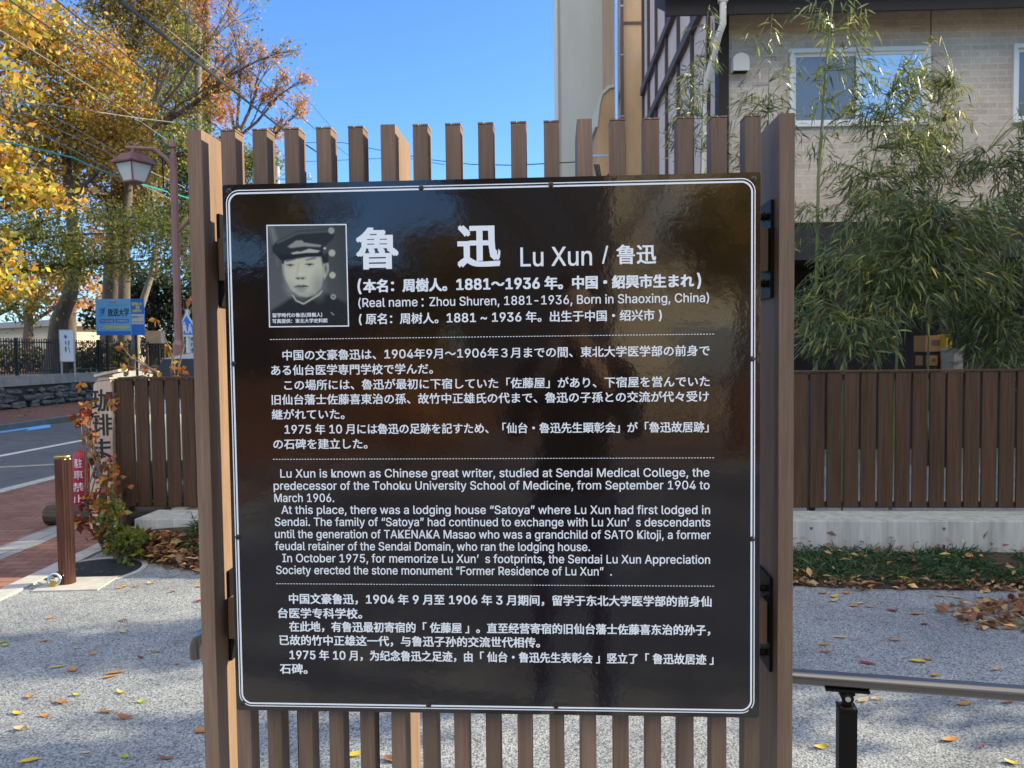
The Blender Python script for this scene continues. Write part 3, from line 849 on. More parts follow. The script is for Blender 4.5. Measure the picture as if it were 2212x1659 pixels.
# ================================================================== wooden shop sign with the vine
ws = gnd(215, 1150); WX, WY = -3.27, 6.15
WS = thing('wooden_shop_sign', 'tall pale wooden board with brushed black characters leaning at the fence end', 'wooden sign', (WX, WY, 0), RAD(-8))
M['palewood'] = noisy('pale_wood', (.38, .27, .20), (.66, .53, .42), (26, 26, 2.5), .7, 7, .3, .003)
b = MB(); zt = 1.275
poly = [(-.17, .02), (.07, .02), (.075, zt - .07), (.055, zt), (-.035, zt), (-.085, zt - .06), (-.125, .8)]
b.prism(poly, lambda a, c, t: (a, t, c), 0, .055); obj('plank', b, M['palewood'], WS)
b = MB()
for ch, zc, s_, xc in (('珈', 1.09, .175, -.012), ('琲', .895, .17, -.020), ('ま', .70, .16, -.032), ('め', .52, .15, -.042)):
    put(b, ch, xc - s_ / 2, xc + s_ / 2, 0, 0, .0040, y=-.002, boxz=(zc - s_ / 2, zc + s_ / 2))
obj('lettering', b, mat('ink', (.012, .01, .01), .6), WS)
b = MB(); b.box((.115, .045, .63), (.07, .05, 1.26), 0, bev=.004); obj('side_post', b, M['fence'], WS)
b = MB(); b.prism([(-.06, zt + .004), (.15, zt + .045), (.15, zt + .065), (-.065, zt + .022)], lambda a, c, t: (a, t, c), -.02, .10); obj('cap_board', b, M['palewood'], WS)

def twiggy(name, base, tips, r, m, parent):
    b = MB()
    for tip in tips:
        p0 = Vector(base); p3 = Vector(tip); d = p3 - p0
        p1 = p0 + d * .35 + Vector((random.uniform(-.1, .1), random.uniform(-.06, .06), random.uniform(.02, .12))) * d.length
        p2 = p0 + d * .7 + Vector((random.uniform(-.08, .08), random.uniform(-.06, .06), random.uniform(.0, .08))) * d.length
        b.tube([p0, p1, p2, p3], [r, r * .8, r * .55, r * .25], 5)
    return obj(name, b, m, parent, True)
AUT = [(.30, .075, .02), (.38, .16, .02), (.22, .035, .018), (.42, .27, .03), (.16, .16, .03), (.24, .11, .03)]
def vine(name, label, base, blobs, n, ln, cols, wts, group=None, stems=9, cat='vine', mt='leaf_dry'):
    T = thing(name, label, cat, base, 0, group)
    cs, tips = [], []
    for (px, py, Y, r) in blobs:
        c = np.array(at(px, py, Y) - Vector(base)); tips.append(c)
        k = max(4, int(n * r / sum(q[3] for q in blobs)))
        cs.append(c + rng.normal(0, r * Y / 1662 * .55, (k, 3)) * np.array([1, .7, 1]))
    cs = np.concatenate(cs); cs[:, 2] = np.maximum(cs[:, 2], .03 - base[2])
    d = rng.normal(size=(len(cs), 3)) + np.array([0, -.4, -.5])
    me = leaf_mesh('foliage', cs, rng.uniform(.6, 1.25, len(cs)) * ln, rng.uniform(.45, .8, len(cs)) * ln, pal(len(cs), cols, wts), M[mt], d, .5)
    link('foliage', me, T)
    idx = rng.choice(len(cs), min(stems, len(cs)), False)
    twiggy('stem', (0, 0, 0), [tuple(t) for t in tips] + [tuple(cs[i]) for i in idx], .008, M['twig'], T)
    return T
vine('autumn_vine', 'tangled vine with rust red and orange leaves climbing the wooden sign', (-3.02, 5.62, 0.0), [(246, 866, 5.85, 8), (200, 900, 5.85, 8), (196, 940, 5.85, 10), (206, 990, 5.8, 12), (240, 1005, 5.75, 14), (248, 1035, 5.7, 24), (212, 1075, 5.65, 34), (242, 1090, 5.6, 36), (188, 1120, 5.6, 26), (225, 1140, 5.6, 34), (180, 905, 5.9, 14), (186, 880, 5.9, 12), (190, 950, 5.9, 10)], 330, .068, AUT, [5, 3.5, 3.5, 2, 1.5, 3])
vine('fern_weed', 'yellow green weeds with a fern frond at the foot of the vine', (-2.78, 5.35, 0.0), [(240, 1120, 5.35, 26), (250, 1150, 5.3, 26), (262, 1165, 5.3, 28), (280, 1180, 5.25, 26), (300, 1160, 5.3, 22), (236, 1090, 5.4, 18)], 300, .052, [(.20, .21, .02), (.11, .15, .03), (.30, .26, .04), (.06, .10, .02)], [4, 4, 2, 2], cat='weeds', mt='leaf')
vine('climbing_branch', 'thin bare vine shoots with a few orange leaves arching above the fence top', (-2.62, 5.95, 1.20), [(276, 790, 5.95, 9), (290, 770, 5.95, 5), (322, 800, 5.95, 8), (366, 755, 5.95, 7), (385, 790, 5.95, 10), (400, 810, 5.95, 12), (338, 690, 5.95, 1), (260, 745, 5.95, 1), (413, 645, 5.95, 1), (345, 810, 5.95, 6), (172, 828, 5.95, 3)], 46, .062, AUT[:4], [4, 4, 1, 3], stems=2)
pw = at(375, 820, 5.92)

# ================================================================== parked car behind the fence
def car():
    T = thing('parked_car', 'pale gold car facing the yard behind the fence next to the lamp post', 'car', (-3.25, 10.45, 0), -math.pi / 2 + .10)
    body = mat('car_paint', (.50, .46, .34), .25, .35); P(body).inputs["Coat Weight"].default_value = .8
    glass = mat('car_glass', (.03, .028, .022), .06, 0, .5, 1.45); dark = mat('car_trim', (.015, .015, .016), .5)
    W = 1.46
    prof = [(0.03, .30), (0.0, .55), (.04, .95), (.55, 1.43), (.75, 1.475), (1.9, 1.49), (2.45, 1.44), (3.02, .99), (3.32, .90), (3.40, .72), (3.40, .32), (3.1, .24), (.3, .24)]
    b = MB(); n = len(prof)
    rows = []
    for t, s_ in ((-.5, .86), (-.46, .97), (-.3, 1.0), (.3, 1.0), (.46, .97), (.5, .86)):
        rows.append([(x_ if z_ < .95 else x_, t * W * (1 if z_ < .95 else .90), .24 + (z_ - .24) * (s_ if z_ > .95 else 1)) for x_, z_ in prof])
    vs = [p for r_ in rows for p in r_]
    fs = [(i * n + j, i * n + (j + 1) % n, (i + 1) * n + (j + 1) % n, (i + 1) * n + j) for i in range(5) for j in range(n)]
    fs += [tuple(range(n)), tuple(reversed(range(5 * n, 6 * n)))]
    b.add(vs, fs); obj('body', b, body, T, True)
    for s_ in (-1, 1):
        for nm, poly in (('side_window', [(.30, .98), (.64, 1.30), (1.28, 1.31), (1.28, .98)]), ('side_window', [(1.34, .98), (1.34, 1.31), (1.9, 1.31), (2.38, 1.27), (2.72, .98)])):
            b = MB(); b.prism(poly, lambda a, c, t: (a, s_ * t, c), .652 if True else 0, .668); obj(nm, b, glass, T)
        for xw in (.62, 2.78):
            b = MB(); b.tube([(xw, s_ * .57, .28), (xw, s_ * .735, .28)], .28, 28); wh = obj('wheel', b, mat('tyre', (.018, .018, .018), .8), T, True)
            b = MB(); b.tube([(xw, s_ * .73, .28), (xw, s_ * .742, .28)], [.185, .16], 20); obj('rim', b, M['steel'], wh)
        b = MB(); b.box((2.58, s_ * .80, 1.02), (.12, .16, .11), bev=.02); obj('wing_mirror', b, body, T)
        b = MB(); b.box((3.33, s_ * .52, .78), (.14, .26, .13), bev=.03); obj('headlight', b, mat('lamp_glass', (.6, .6, .6), .1), T)
    b = MB(); b.add([(2.50, -.58, 1.395), (2.50, .58, 1.395), (2.985, .64, 1.02), (2.985, -.64, 1.02)], [(0, 1, 2, 3)])
    ws_ = obj('windscreen', b, glass, T); ws_.location = (.012, 0, .012)
    b = MB(); b.box((3.40, 0, .40), (.05, 1.3, .16), bev=.02); obj('bumper', b, dark, T)
    return T
car()

# ================================================================== street lamp
lp = at(385, 700, 12.0); LX = lp.x
M['lamp'] = noisy('lamp_brown', (.20, .10, .085), (.26, .14, .115), (10, 10, 3), .5, 4, .05, .002)
SL = thing('street_lamp', 'brown street lamp with a hanging square glass lantern and pointed finial', 'street lamp', (LX, 12.0, 0), 0)
zof = lambda py, Y=12.0, px=385: at(px, py, Y).z
xof = lambda px, py, Y=12.0: at(px, py, Y).x - LX
b = MB(); zt = zof(338)
b.tube([(0, 0, 1.8), (xof(378, 338) - xof(389, 700), 0, zt)], [.062, .058], 8); b.tube([(0, 0, 1.35), (0, 0, 1.90)], .068, 8); b.tube([(0, 0, 1.885), (0, 0, 1.905)], .071, 8)
obj('pole', b, M['lamp'], SL)
b = MB(); b.tube([(0, 0, -.0), (0, 0, 1.60)], .098, 8); b.tube([(0, 0, 1.60), (0, 0, 1.67)], [.098, .068], 8); obj('pedestal', b, M['lamp'], SL)
xt = xof(378, 338) - xof(389, 700)
b = MB(); b.lathe((xt, 0, zt), [(.035, 0), (.03, .05), (.025, .12), (.048, .14), (.05, .16), (.03, .22), (.003, .31)], 10); obj('finial', b, M['lamp'], SL, True)
b = MB(); p0 = Vector((xt, 0, zof(361))); p1 = Vector((xof(333, 321), 0, zof(321))); p2 = Vector((xof(272, 318), 0, zof(318)))
b.tube([p0, p0 * .6 + p1 * .4 + Vector((.02, 0, .01)), p1, p1 * .5 + p2 * .5, p2], .034, 8); ar = obj('arm', b, M['lamp'], SL)
b = MB(); b.tube([Vector((xt, 0, zof(361) - .45)), Vector((xt - .16, 0, zof(361) - .30)), p1 + Vector((.12, 0, -.15)), p1], .010, 6); obj('cable', b, M['black_metal'], SL, True)
b = MB(); q0 = Vector((0, 0, zof(507))); q1 = Vector((xof(414, 468), 0, zof(468))); q2 = Vector((xof(470, 440), 0, zof(440))); b.tube([q0, q1, q2], .028, 8)
for k, (cx, cy) in enumerate(((403, 520), (400, 548))):
    c0 = Vector((xof(cx, cy), 0, zof(cy))); b.tube([c0 + Vector((math.cos(t) * .085, 0, math.sin(t) * .085)) for t in np.linspace(.5, 5.4, 14)], .010, 6)
obj('bracket', b, M['lamp'], SL, True)
lc = Vector((xof(289, 360), 0, 0)); a_ = RAD(64)
def sq(h, z): return [lc + Vector((h * math.sqrt(2) * math.cos(a_ + math.pi / 4 + k * math.pi / 2), h * math.sqrt(2) * math.sin(a_ + math.pi / 4 + k * math.pi / 2), z)) for k in range(4)]
def frus(b, secs):
    n0 = len(b.v); vs = [p for h, z in secs for p in sq(h, z)]
    fs = [(i * 4 + k, i * 4 + (k + 1) % 4, (i + 1) * 4 + (k + 1) % 4, (i + 1) * 4 + k) for i in range(len(secs) - 1) for k in range(4)]
    fs += [(3, 2, 1, 0), tuple((len(secs) - 1) * 4 + k for k in range(4))]
    b.add(vs, fs)
zr = zof(353); zb = zof(391)
b = MB(); frus(b, [(.235, zr - .005), (.24, zr + .012), (.12, zr + .15), (.085, zof(335) + .02), (.06, zof(331) + .02)])
b.tube([lc + Vector((0, 0, zof(333))), lc + Vector((0, 0, zof(318)))], .035, 8)
LT = obj('lantern', b, noisy('lamp_copper', (.20, .09, .065), (.30, .15, .11), (8, 8, 8), .35, 3, .02, .002, metal=.4), SL)
b = MB()
for k in range(4):
    b.tube([sq(.192, zr - .005)[k], sq(.115, zb)[k]], .014, 5)
frus(b, [(.12, zb - .02), (.125, zb)]); obj('lantern_frame', b, M['lamp'], LT)
b = MB(); frus(b, [(.108, zb + .002), (.180, zr - .012)]); obj('glass', b, mat('frosted_glass', (.62, .62, .55), .35), LT)
b = MB(); c0 = Vector((xof(282, 312), 0, zof(312))); b.tube([c0 + Vector((math.cos(t) * .05, 0, math.sin(t) * .05)) for t in np.linspace(0, 6.28, 14)], .012, 6); obj('ring', b, M['lamp'], ar, True)

# ================================================================== stone wall, park fence, boards
def wline(Y, off=0.0): return -14.6 + off + SK * (Y - 8.4)
wa = math.atan(SK)
SWL = thing('stone_wall', 'low retaining wall of rough dark stones with a concrete coping along the road', 'stone wall', (wline(22), 22, 0))
M['stone'] = noisy('dark_stone', (.045, .05, .05), (.16, .17, .165), (3, 3, 3), .9, 8, .7, .03)
me_all = MB()
y = 12.0
while y < 62:
    for row in range(3):
        yy = y + random.uniform(-.06, .16) + row * .17; hgt = .19 * random.uniform(.82, 1.25)
        wd_ = random.uniform(.24, .62) if y < 40 else .6
        bm = bmesh.new(); bmesh.ops.create_icosphere(bm, subdivisions=2, radius=1.0)
        sx_, sy_, sz_ = random.uniform(.10, .17), wd_ * .55, hgt * random.uniform(.5, .62)
        ph = [random.uniform(0, 6) for _ in range(6)]
        for v in bm.verts:
            k = 1 + .17 * math.sin(3 * v.co.x + ph[0]) + .17 * math.sin(4.3 * v.co.y + ph[1]) + .14 * math.sin(5 * v.co.z + ph[2]) + .09 * math.sin(9 * v.co.y + 7 * v.co.z + ph[3])
            q = Vector((max(min(v.co.x, .8), -.8), max(min(v.co.y, .8), -.8), max(min(v.co.z, .8), -.8))) * k
            v.co = Vector((wline(yy) - .03 - row * .035 + q.x * sx_, yy + q.y * sy_, .085 + row * .185 + q.z * sz_))
        bm.verts.index_update()
        me_all.add([v.co[:] for v in bm.verts], [[v.index for v in f.verts] for f in bm.faces]); bm.free()
    y += .42 if y < 40 else .6
obj('stones', me_all, M['stone'], SWL, False, True)
b = MB(); b.prism([(wline(5) - .18, 5), (wline(5) - .07, 5), (wline(90) - .07, 90), (wline(90) - .18, 90)], lambda a, c, t: (a, c, t), -.1, .62); obj('mortar', b, mat('mortar_dark', (.035, .036, .034), .95), SWL, False, True)
b = MB(); y = 8.0
while y < 80:
    b.prism([(wline(y) - .42, y), (wline(y) - .02, y), (wline(y + 1.98) - .02, y + 1.98), (wline(y + 1.98) - .42, y + 1.98)], lambda a, c, t: (a, c, t), .62, .90); y += 2.0
obj('coping', b, noisy('coping_concrete', (.20, .205, .19), (.34, .34, .31), (5, 5, 5), .9, 7, .3, .01), SWL, False, True)
IF = thing('iron_fence', 'black iron bar fence with thin uprights on top of the stone wall', 'fence', (wline(22) - .25, 22, .90))
M['iron'] = mat('iron_black', (.012, .013, .014), .5, .3)
b = MB(); y = 14.0
while y < 52:
    b.box((wline(y) - .25, y, 1.45), (.022, .022, 1.02), wa); y += .105
obj('bars', b, M['iron'], IF, False, True)['kind'] = 'stuff'
for z in (1.02, 1.86):
    b = MB(); b.box((wline(33) - .25, 33, z), (.035, 38, .04), -wa); obj('rail', b, M['iron'], IF, False, True)
y = 14.0
while y < 52:
    b = MB(); b.box((wline(y) - .25, y + .05, 1.43), (.075, .075, 1.1), wa); obj('post', b, M['iron'], IF, False, True); y += 1.95
# billboard of the university
def face_panel(T, w_, h_, zc, m, name='panel', d=.04, x0=0, y=0):
    b = MB(); b.box((x0, y, zc), (w_, d, h_)); return obj(name, b, m, T)
Yb = 26.0; c = at(260, 685, Yb); bw, bh = 100 * Yb / 1662, 78 * Yb / 1662
BB = thing('billboard', 'bright blue university billboard with black characters beyond the iron fence', 'billboard', (c.x, Yb, .84), RAD(5))
zc = c.z - .84; LB = mat('board_skyblue', (.14, .42, .80), .4); DB = mat('board_blue', (.02, .16, .58), .4); WB = mat('board_white', (.50, .56, .62), .4); YB = mat('board_yellow', (.70, .62, .06), .4); INK = mat('board_ink', (.012, .012, .02), .5); RB = mat('board_red', (.55, .05, .08), .5)
xs = -bw / 2 + bw * .73
pn = face_panel(BB, bw * .728, bh, zc, LB, 'panel', .05, -bw / 2 + bw * .364)
def strip(parent, x0, x1, z0, z1, m, name='stripe', y=-.027):
    b = MB(); b.add([(x0, y, z0), (x1, y, z0), (x1, y, z1), (x0, y, z1)], [(0, 1, 2, 3)]); return obj(name, b, m, parent)
fx = lambda p: -bw / 2 + bw * p
fz = lambda q: zc + bh / 2 - bh * q
ps = face_panel(BB, bw * .27, bh, zc, DB, 'side_panel', .05, fx(.866))
strip(pn, fx(.02), fx(.715), fz(1 - .005), fz(.885), DB)
for x0, x1 in ((.075, .375), (.405, .68)): strip(pn, fx(x0), fx(x1), fz(.655), fz(.555), DB)
strip(ps, fx(.738), fx(.995), fz(.70), fz(.42), WB)
b = MB()
for k in range(5):
    t0 = k / 5; poly = [(.07, .26 + .05 * k), (.13, .27 + .045 * k), (.175, .245 + .02 * k), (.205, .215), (.205 - .004 * k, .235 + .012 * k), (.17, .30 + .03 * k - .01), (.12, .30 + .045 * k), (.08 + .01 * k, .285 + .05 * k)]
    b.add([(fx(a), -.027, fz(q)) for a, q in poly], [tuple(range(len(poly)))])
obj('emblem', b, DB, pn)
def wr(parent, t, x0, x1, z0, z1, m, bold=0, name='lettering', y=-.0285):
    b = MB(); put(b, t, x0, x1, 0, 0, bold, y=y, boxz=(z0, z1)); return obj(name, b, m, parent)
wr(pn, '放送大学', fx(.25), fx(.69), fz(.475), fz(.26), INK, .006)
wr(pn, '学びたい気持ち応援', fx(.10), fx(.35), fz(.63), fz(.58), WB, .002); wr(pn, '大学の授業を自宅で', fx(.43), fx(.66), fz(.63), fz(.58), WB, .002)
wr(pn, '学生募集中資料請求は無料', fx(.15), fx(.69), fz(.82), fz(.73), YB, .005); wr(pn, '学びの意欲', fx(.28), fx(.44), fz(.115), fz(.075), RB, .002)
wr(pn, 'テレビ・インターネットで', fx(.25), fx(.65), fz(.20), fz(.15), DB, .001)
wr(ps, '宮城学習センター', fx(.745), fx(.98), fz(.19), fz(.09), YB, .003); wr(ps, '合格', fx(.83), fx(.91), fz(.27), fz(.20), YB, .004); wr(ps, '出願受付中', fx(.76), fx(.95), fz(.37), fz(.29), YB, .003)
wr(ps, '宮城学習センター', fx(.75), fx(.98), fz(.53), fz(.47), INK, .001); wr(ps, '022-224-0651', fx(.77), fx(.98), fz(.66), fz(.62), INK, .001)
for sx_ in (-.3, .3):
    b = MB(); b.box((sx_ * bw, .05, zc / 2), (.07, .05, zc + .5)); obj('post', b, M['fence_dark'], BB)
Yp = 23.5; c = at(145, 747, Yp)
PS = thing('poster_stand', 'white framed poster with a pale blue drawing on two grey legs by the iron fence', 'poster stand', (c.x, Yp, .84), RAD(6))
zc = c.z - .84; pw_, phh = 27 * Yp / 1662, 66 * Yp / 1662
pp = face_panel(PS, pw_ + .05, phh + .05, zc, mat('alu_frame', (.45, .45, .44), .4, .5), 'frame', .05)
strip(pp, -pw_ / 2, pw_ / 2, zc - phh / 2, zc + phh / 2, mat('poster_paper', (.62, .70, .78), .5), 'poster')
b = MB()
for pts in ([(-.08, .30), (-.02, .34), (.03, .26), (-.03, .2)], [(-.05, .12), (-.02, .18), (0, .05), (-.03, .02)], [(.05, .16), (.09, .14), (.07, 0), (.04, .02)], [(-.06, -.06), (-.02, .0), (.0, -.14), (-.04, -.22)], [(.02, -.02), (.06, -.02), (.10, -.2), (.08, -.24), (.05, -.08)]):
    b.add([(a, -.0285, zc + q) for a, q in pts], [tuple(range(len(pts)))])
obj('drawing', b, mat('poster_ink', (.08, .12, .26), .5), pp)
for sx_ in (-.5, .5):
    b = MB(); b.tube([(sx_ * pw_, .02, -.05), (sx_ * pw_, .02, zc + .1)], .025, 8); obj('leg', b, mat('leg_grey', (.33, .35, .37), .4, .4), PS)
Yn = 29.0; c = at(336, 728, Yn)
NB_ = thing('notice_board', 'small beige wooden notice board on two posts beside the blue billboard', 'notice board', (c.x, Yn, .84), RAD(4))
zc = c.z - .84; face_panel(NB_, 40 * Yn / 1662, 27 * Yn / 1662, zc, noisy('beige_board', (.36, .27, .17), (.46, .36, .23), (6, 6, 6), .7), 'panel')
strip(NB_, .20, .33, zc - .28, zc + .2, WB, 'paper', -.024)
b = MB(); b.box((0, -.005, zc - .27), (40 * Yn / 1662, .05, .06)); obj('sill', b, M['fence_dark'], NB_)
for sx_ in (-.32, .32):
    b = MB(); b.box((sx_, .03, (zc - .2) / 2), (.05, .05, zc + .1)); obj('leg', b, mat('leg_wood', (.3, .24, .17), .7), NB_)
# school crossing sign beside the lamp
Yc = 17.0; c = at(404, 703, Yc); u_ = Yc / 1662
CS = thing('crossing_sign', 'blue and white pedestrian sign on a white post behind the street lamp', 'road sign', (c.x, Yc, 0))
cx = 0.03
b = MB(); tri = [(-30 * u_, c.z - 24 * u_), (30 * u_, c.z - 24 * u_), (30 * u_, c.z - 18 * u_), (0, c.z + 27 * u_), (-30 * u_, c.z - 18 * u_)]
b.prism(tri, lambda a, q, t: (a, t, q), -.02, .0); obj('panel', b, WB, CS)
b = MB(); tri = [(-25 * u_, c.z - 20 * u_), (25 * u_, c.z - 20 * u_), (0, c.z + 21 * u_)]; b.add([(a, -.023, q) for a, q in tri], [(0, 1, 2)]); ob = obj('blue_field', b, DB, CS)
b = MB()
for ox, hh in ((-5 * u_, 24 * u_), (7 * u_, 20 * u_)):
    z0 = c.z - 17 * u_
    b.add([(ox + .12 * hh * math.cos(t), -.026, z0 + hh * .9 + .12 * hh * math.sin(t)) for t in np.linspace(0, 6.28, 11)[:-1]], [tuple(range(10))])
    b.add([(ox + a * hh, -.026, z0 + q * hh) for a, q in ((-.16, .75), (.16, .75), (.2, .4), (.26, 0), (.12, 0), (0, .32), (-.12, 0), (-.26, 0), (-.18, .4))], [tuple(range(9))])
obj('walking_figures', b, WB, ob)
b = MB(); b.tube([(.0, .03, -.1), (.0, .03, c.z + .35)], .045, 10); obj('post', b, mat('post_white', (.55, .6, .64), .4), CS)

Yw = 17.6; c = at(417, 735, Yw); uw = Yw / 1662
WP = thing('white_signboard', 'narrow white signboard with black marks and a slanted white brace beside the pedestrian sign', 'signboard', (c.x, Yw, 0))
b = MB(); b.box((0, 0, c.z - 4 * uw), (12 * uw, .05, 78 * uw), bev=.01); pn2 = obj('panel', b, WB, WP)
b = MB()
for k, ch in enumerate('注意歩行者'): put(b, ch, -4.2 * uw, 4.2 * uw, 0, 0, .003, y=-.027, boxz=(c.z + (22 - 12 * k) * uw, c.z + (31 - 12 * k) * uw))
obj('lettering', b, INK, pn2)
b = MB(); b.tube([(-.16, .03, c.z - .10), (.12, .03, c.z - .52)], .03, 8); b.tube([(0, .03, -.05), (0, .03, c.z - .4)], .03, 8); obj('brace', b, WB, WP)

# ================================================================== utility pole and cables
Yu = 30.0; c = at(597, 360, Yu)
UP = thing('utility_pole', 'grey concrete utility pole far down the road with a cross arm', 'utility pole', (c.x, Yu, 0))
b = MB(); b.tube([(0, 0, -.1), (0, 0, c.z)], [.17, .12], 12); obj('pole', b, mat('pole_grey', (.36, .36, .35), .8), UP, True)
b = MB(); b.box((0.3, -.12, c.z - .5), (2.2, .08, .08)); b.box((0.3, -.12, c.z - 1.3), (1.6, .08, .08)); obj('cross_arm', b, M['steel'], UP)
b = MB()
for k, xx in enumerate((-.7, -.2, .5, 1.0, 1.3)): b.lathe((xx, -.12, c.z - .46), [(.03, 0), (.06, .04), (.03, .08), (.06, .12), (.02, .16)], 8)
obj('insulators', b, mat('porcelain', (.6, .6, .57), .3), UP)
M['cable'] = mat('cable_black', (.014, .014, .016), .5); M['cable_grey'] = mat('cable_grey', (.27, .26, .24), .5); M['cable_teal'] = mat('cable_teal', (.02, .36, .33), .45)
def cable(label, pts, r, m, sag=0.0, n=18, twist=0):
    """pts: (px, py, distance) way points"""
    w_ = [at(*p) for p in pts]; b = MB(); path = []
    for i in range(len(w_) - 1):
        for k in range(n if i < len(w_) - 2 else n + 1):
            t = k / n; p = w_[i].lerp(w_[i + 1], t); p.z -= sag * 4 * t * (1 - t); path.append(p)
    b.tube(path, r, 6)
    return tag(obj('overhead_cable', b, m, None, True), label, 'cable', 'overhead cables along the road')
CG = 'overhead cables along the road'
cable('thickest black cable bundle running down to the slat tops against the orange branches', [(258, 0, 9), (494, 188, 16), (613, 281, 23), (720, 352, 32)], .026, M['cable'])
cable('pale grey cable running just beside the thick black bundle', [(285, 0, 9.2), (494, 172, 16.2), (613, 277, 23.2), (720, 356, 32)], .006, M['cable_grey'])
cable('thin black wire crossing the crown of the orange tree', [(369, 0, 10), (494, 113, 16), (685, 283, 26), (770, 350, 34)], .010, M['cable'])
cable('faintest thin wire high in the blue sky above the orange tree', [(476, 0, 12), (714, 273, 27), (800, 360, 36)], .0075, M['cable_grey'])
cable('grey cable ending behind the lantern roof', [(-40, 168, 8), (140, 265, 10.5), (330, 372, 14)], .006, M['cable_grey'])
cable('thin grey wire running under the lantern arm', [(-40, 192, 8), (125, 280, 10.5), (400, 405, 15)], .006, M['cable_grey'])
cable('lowest grey cable passing below the lantern', [(-40, 222, 8), (130, 310, 10.5), (262, 378, 13.3), (420, 455, 17)], .006, M['cable_grey'])
cable('turquoise cable sagging across the yellow tree to the lamp post', [(-30, 297, 8.5), (80, 322, 9.8), (159, 341, 10.8), (193, 358, 11.2), (270, 387, 12.6), (420, 432, 15)], .011, M['cable_teal'])
cable('dark wire crossing above the yellow leaves towards the tall trunk', [(20, 0, 9), (260, 165, 13), (470, 310, 20)], .009, M['cable'])
cable('dark wire crossing the tall tree at mid height', [(120, 0, 9.5), (330, 165, 14), (540, 330, 22)], .009, M['cable'])
cable('topmost thin wire between the trunk and the thick bundle', [(190, 0, 10), (400, 175, 15), (590, 330, 23)], .008, M['cable'])
cable('grey wire dropping steeply through the golden leaves', [(-40, 40, 9), (200, 190, 12.5), (400, 330, 17)], .006, M['cable_grey'])
cable('blue grey wire lying nearly level behind the lamp arm', [(-40, 215, 9), (120, 228, 10.5), (300, 255, 14), (440, 272, 18)], .006, M['cable_grey'])
cable('black wire sagging between the slat tops to the grey building', [(640, 308, 30), (740, 308, 27), (813, 323, 24), (930, 345, 21), (1017, 355, 19), (1110, 357, 17), (1243, 350, 14.9)], .011, M['cable'])
cable('thin dark wire just above the top edge of the board', [(640, 350, 30), (760, 345, 28), (870, 340, 24), (960, 356, 20)], .009, M['cable'])

# ================================================================== trees
def tree(name, label, base, trunk, lobes, n, ln, cols, wts, r0=.25, group=None, cat='tree', bark='bark', csz=.55, per=26, limbs=3, leaf='leaf', asp=(.45, .7), jit=.25, droop=.3, twigs=.5):
    """lobes: (centre, (rx, ry, rz), weight); leaves sit in small clumps inside the lobes, each clump on a twig"""
    base = Vector(base); T = thing(name, label, cat, base, 0, group)
    trunk = [Vector(p) - base for p in trunk]
    k = len(trunk); rad = [r0 * (1 - .72 * i / max(k - 1, 1)) for i in range(k)]; rad[0] *= 1.25
    b = MB(); b.tube(trunk, rad, 10)
    wsum = sum(l[2] for l in lobes)
    clumps = []
    for c, r, wt in lobes:
        c = Vector(c) - base; nc = max(3, int(n / per * wt / wsum))
        q = unit(rng.normal(size=(nc, 3))) * (rng.uniform(.12, 1.0, (nc, 1)) ** .45)
        pos = np.array(c) + q * np.array(r)
        clumps.append(pos)
        # limb from the trunk to the lobe
        j = min(range(k), key=lambda i: (trunk[i] - c).length + (0 if trunk[i].z < c.z else 2))
        a = trunk[j]; mid = a.lerp(c, .5) + Vector((random.uniform(-.25, .25), random.uniform(-.25, .25), random.uniform(.0, .35)))
        rr = max(rad[j] * .55, .03); b.tube([a, mid, c], [rr, rr * .65, rr * .3], 7)
        for i in range(limbs):
            p = pos[rng.integers(nc)]; s_ = mid.lerp(c, random.uniform(.1, 1)); e = Vector(p)
            b.tube([s_, s_.lerp(e, .5) + Vector((0, 0, random.uniform(-.05, .2))), e], [rr * .35, rr * .22, rr * .08], 5)
        tb = [i for i in range(nc) if random.random() < twigs]
        for i in tb:
            e = Vector(pos[i]); s_ = e.lerp(c, random.uniform(.35, .7)); b.tube([s_, e], [max(rr * .1, .008), .005], 4, cap=False)
    obj('trunk', b, M[bark], T, True)
    cen = np.concatenate(clumps); m_ = np.repeat(cen, per, 0)
    tone = np.repeat(pal(len(cen), cols, wts, jit), per, 0)
    p = m_ + rng.normal(0, csz * .5, m_.shape) * np.array([1, 1, .6])
    nn = len(p)
    c2 = np.where(rng.random((nn, 1)) < .65, tone * np.exp(rng.normal(0, .15, (nn, 1))), pal(nn, cols, wts, .2))
    d = rng.normal(size=(nn, 3)) - np.array([0, 0, droop])
    l_ = rng.uniform(.6, 1.3, nn) * ln
    me = leaf_mesh('crown', p, l_, l_ * rng.uniform(asp[0], asp[1], nn), np.clip(c2, .004, .9), M[leaf], d, .3)
    link('crown', me, T)
    return T
def lobe(px, py, Y, rx, ry, wt=None, dy=None):
    k = Y / 1662; return (tuple(at(px, py, Y)), (rx * k, (dy if dy else .5 * (rx + ry) * k), ry * k), wt if wt else rx * ry)
YEL = [(.50, .31, .045), (.56, .40, .075), (.36, .27, .045), (.30, .30, .06), (.54, .24, .04)]
OLV = [(.20, .21, .04), (.30, .28, .06), (.14, .17, .04), (.40, .34, .06)]
AMB = [(.56, .27, .025), (.46, .24, .03), (.64, .36, .04), (.30, .18, .03)]
BRN = [(.20, .135, .025), (.28, .17, .03), (.15, .13, .03), (.34, .23, .04)]
GRN = [(.14, .18, .04), (.21, .24, .055), (.09, .14, .04), (.28, .26, .06)]
ORG = [(.46, .17, .045), (.54, .23, .06), (.40, .13, .04), (.34, .24, .06)]
DRK = [(.022, .036, .022), (.04, .055, .03), (.03, .05, .035)]
tp = lambda pts: [at(*p) for p in pts]
G_ = 'trees in the park beyond the stone wall'
Yt = 25.0
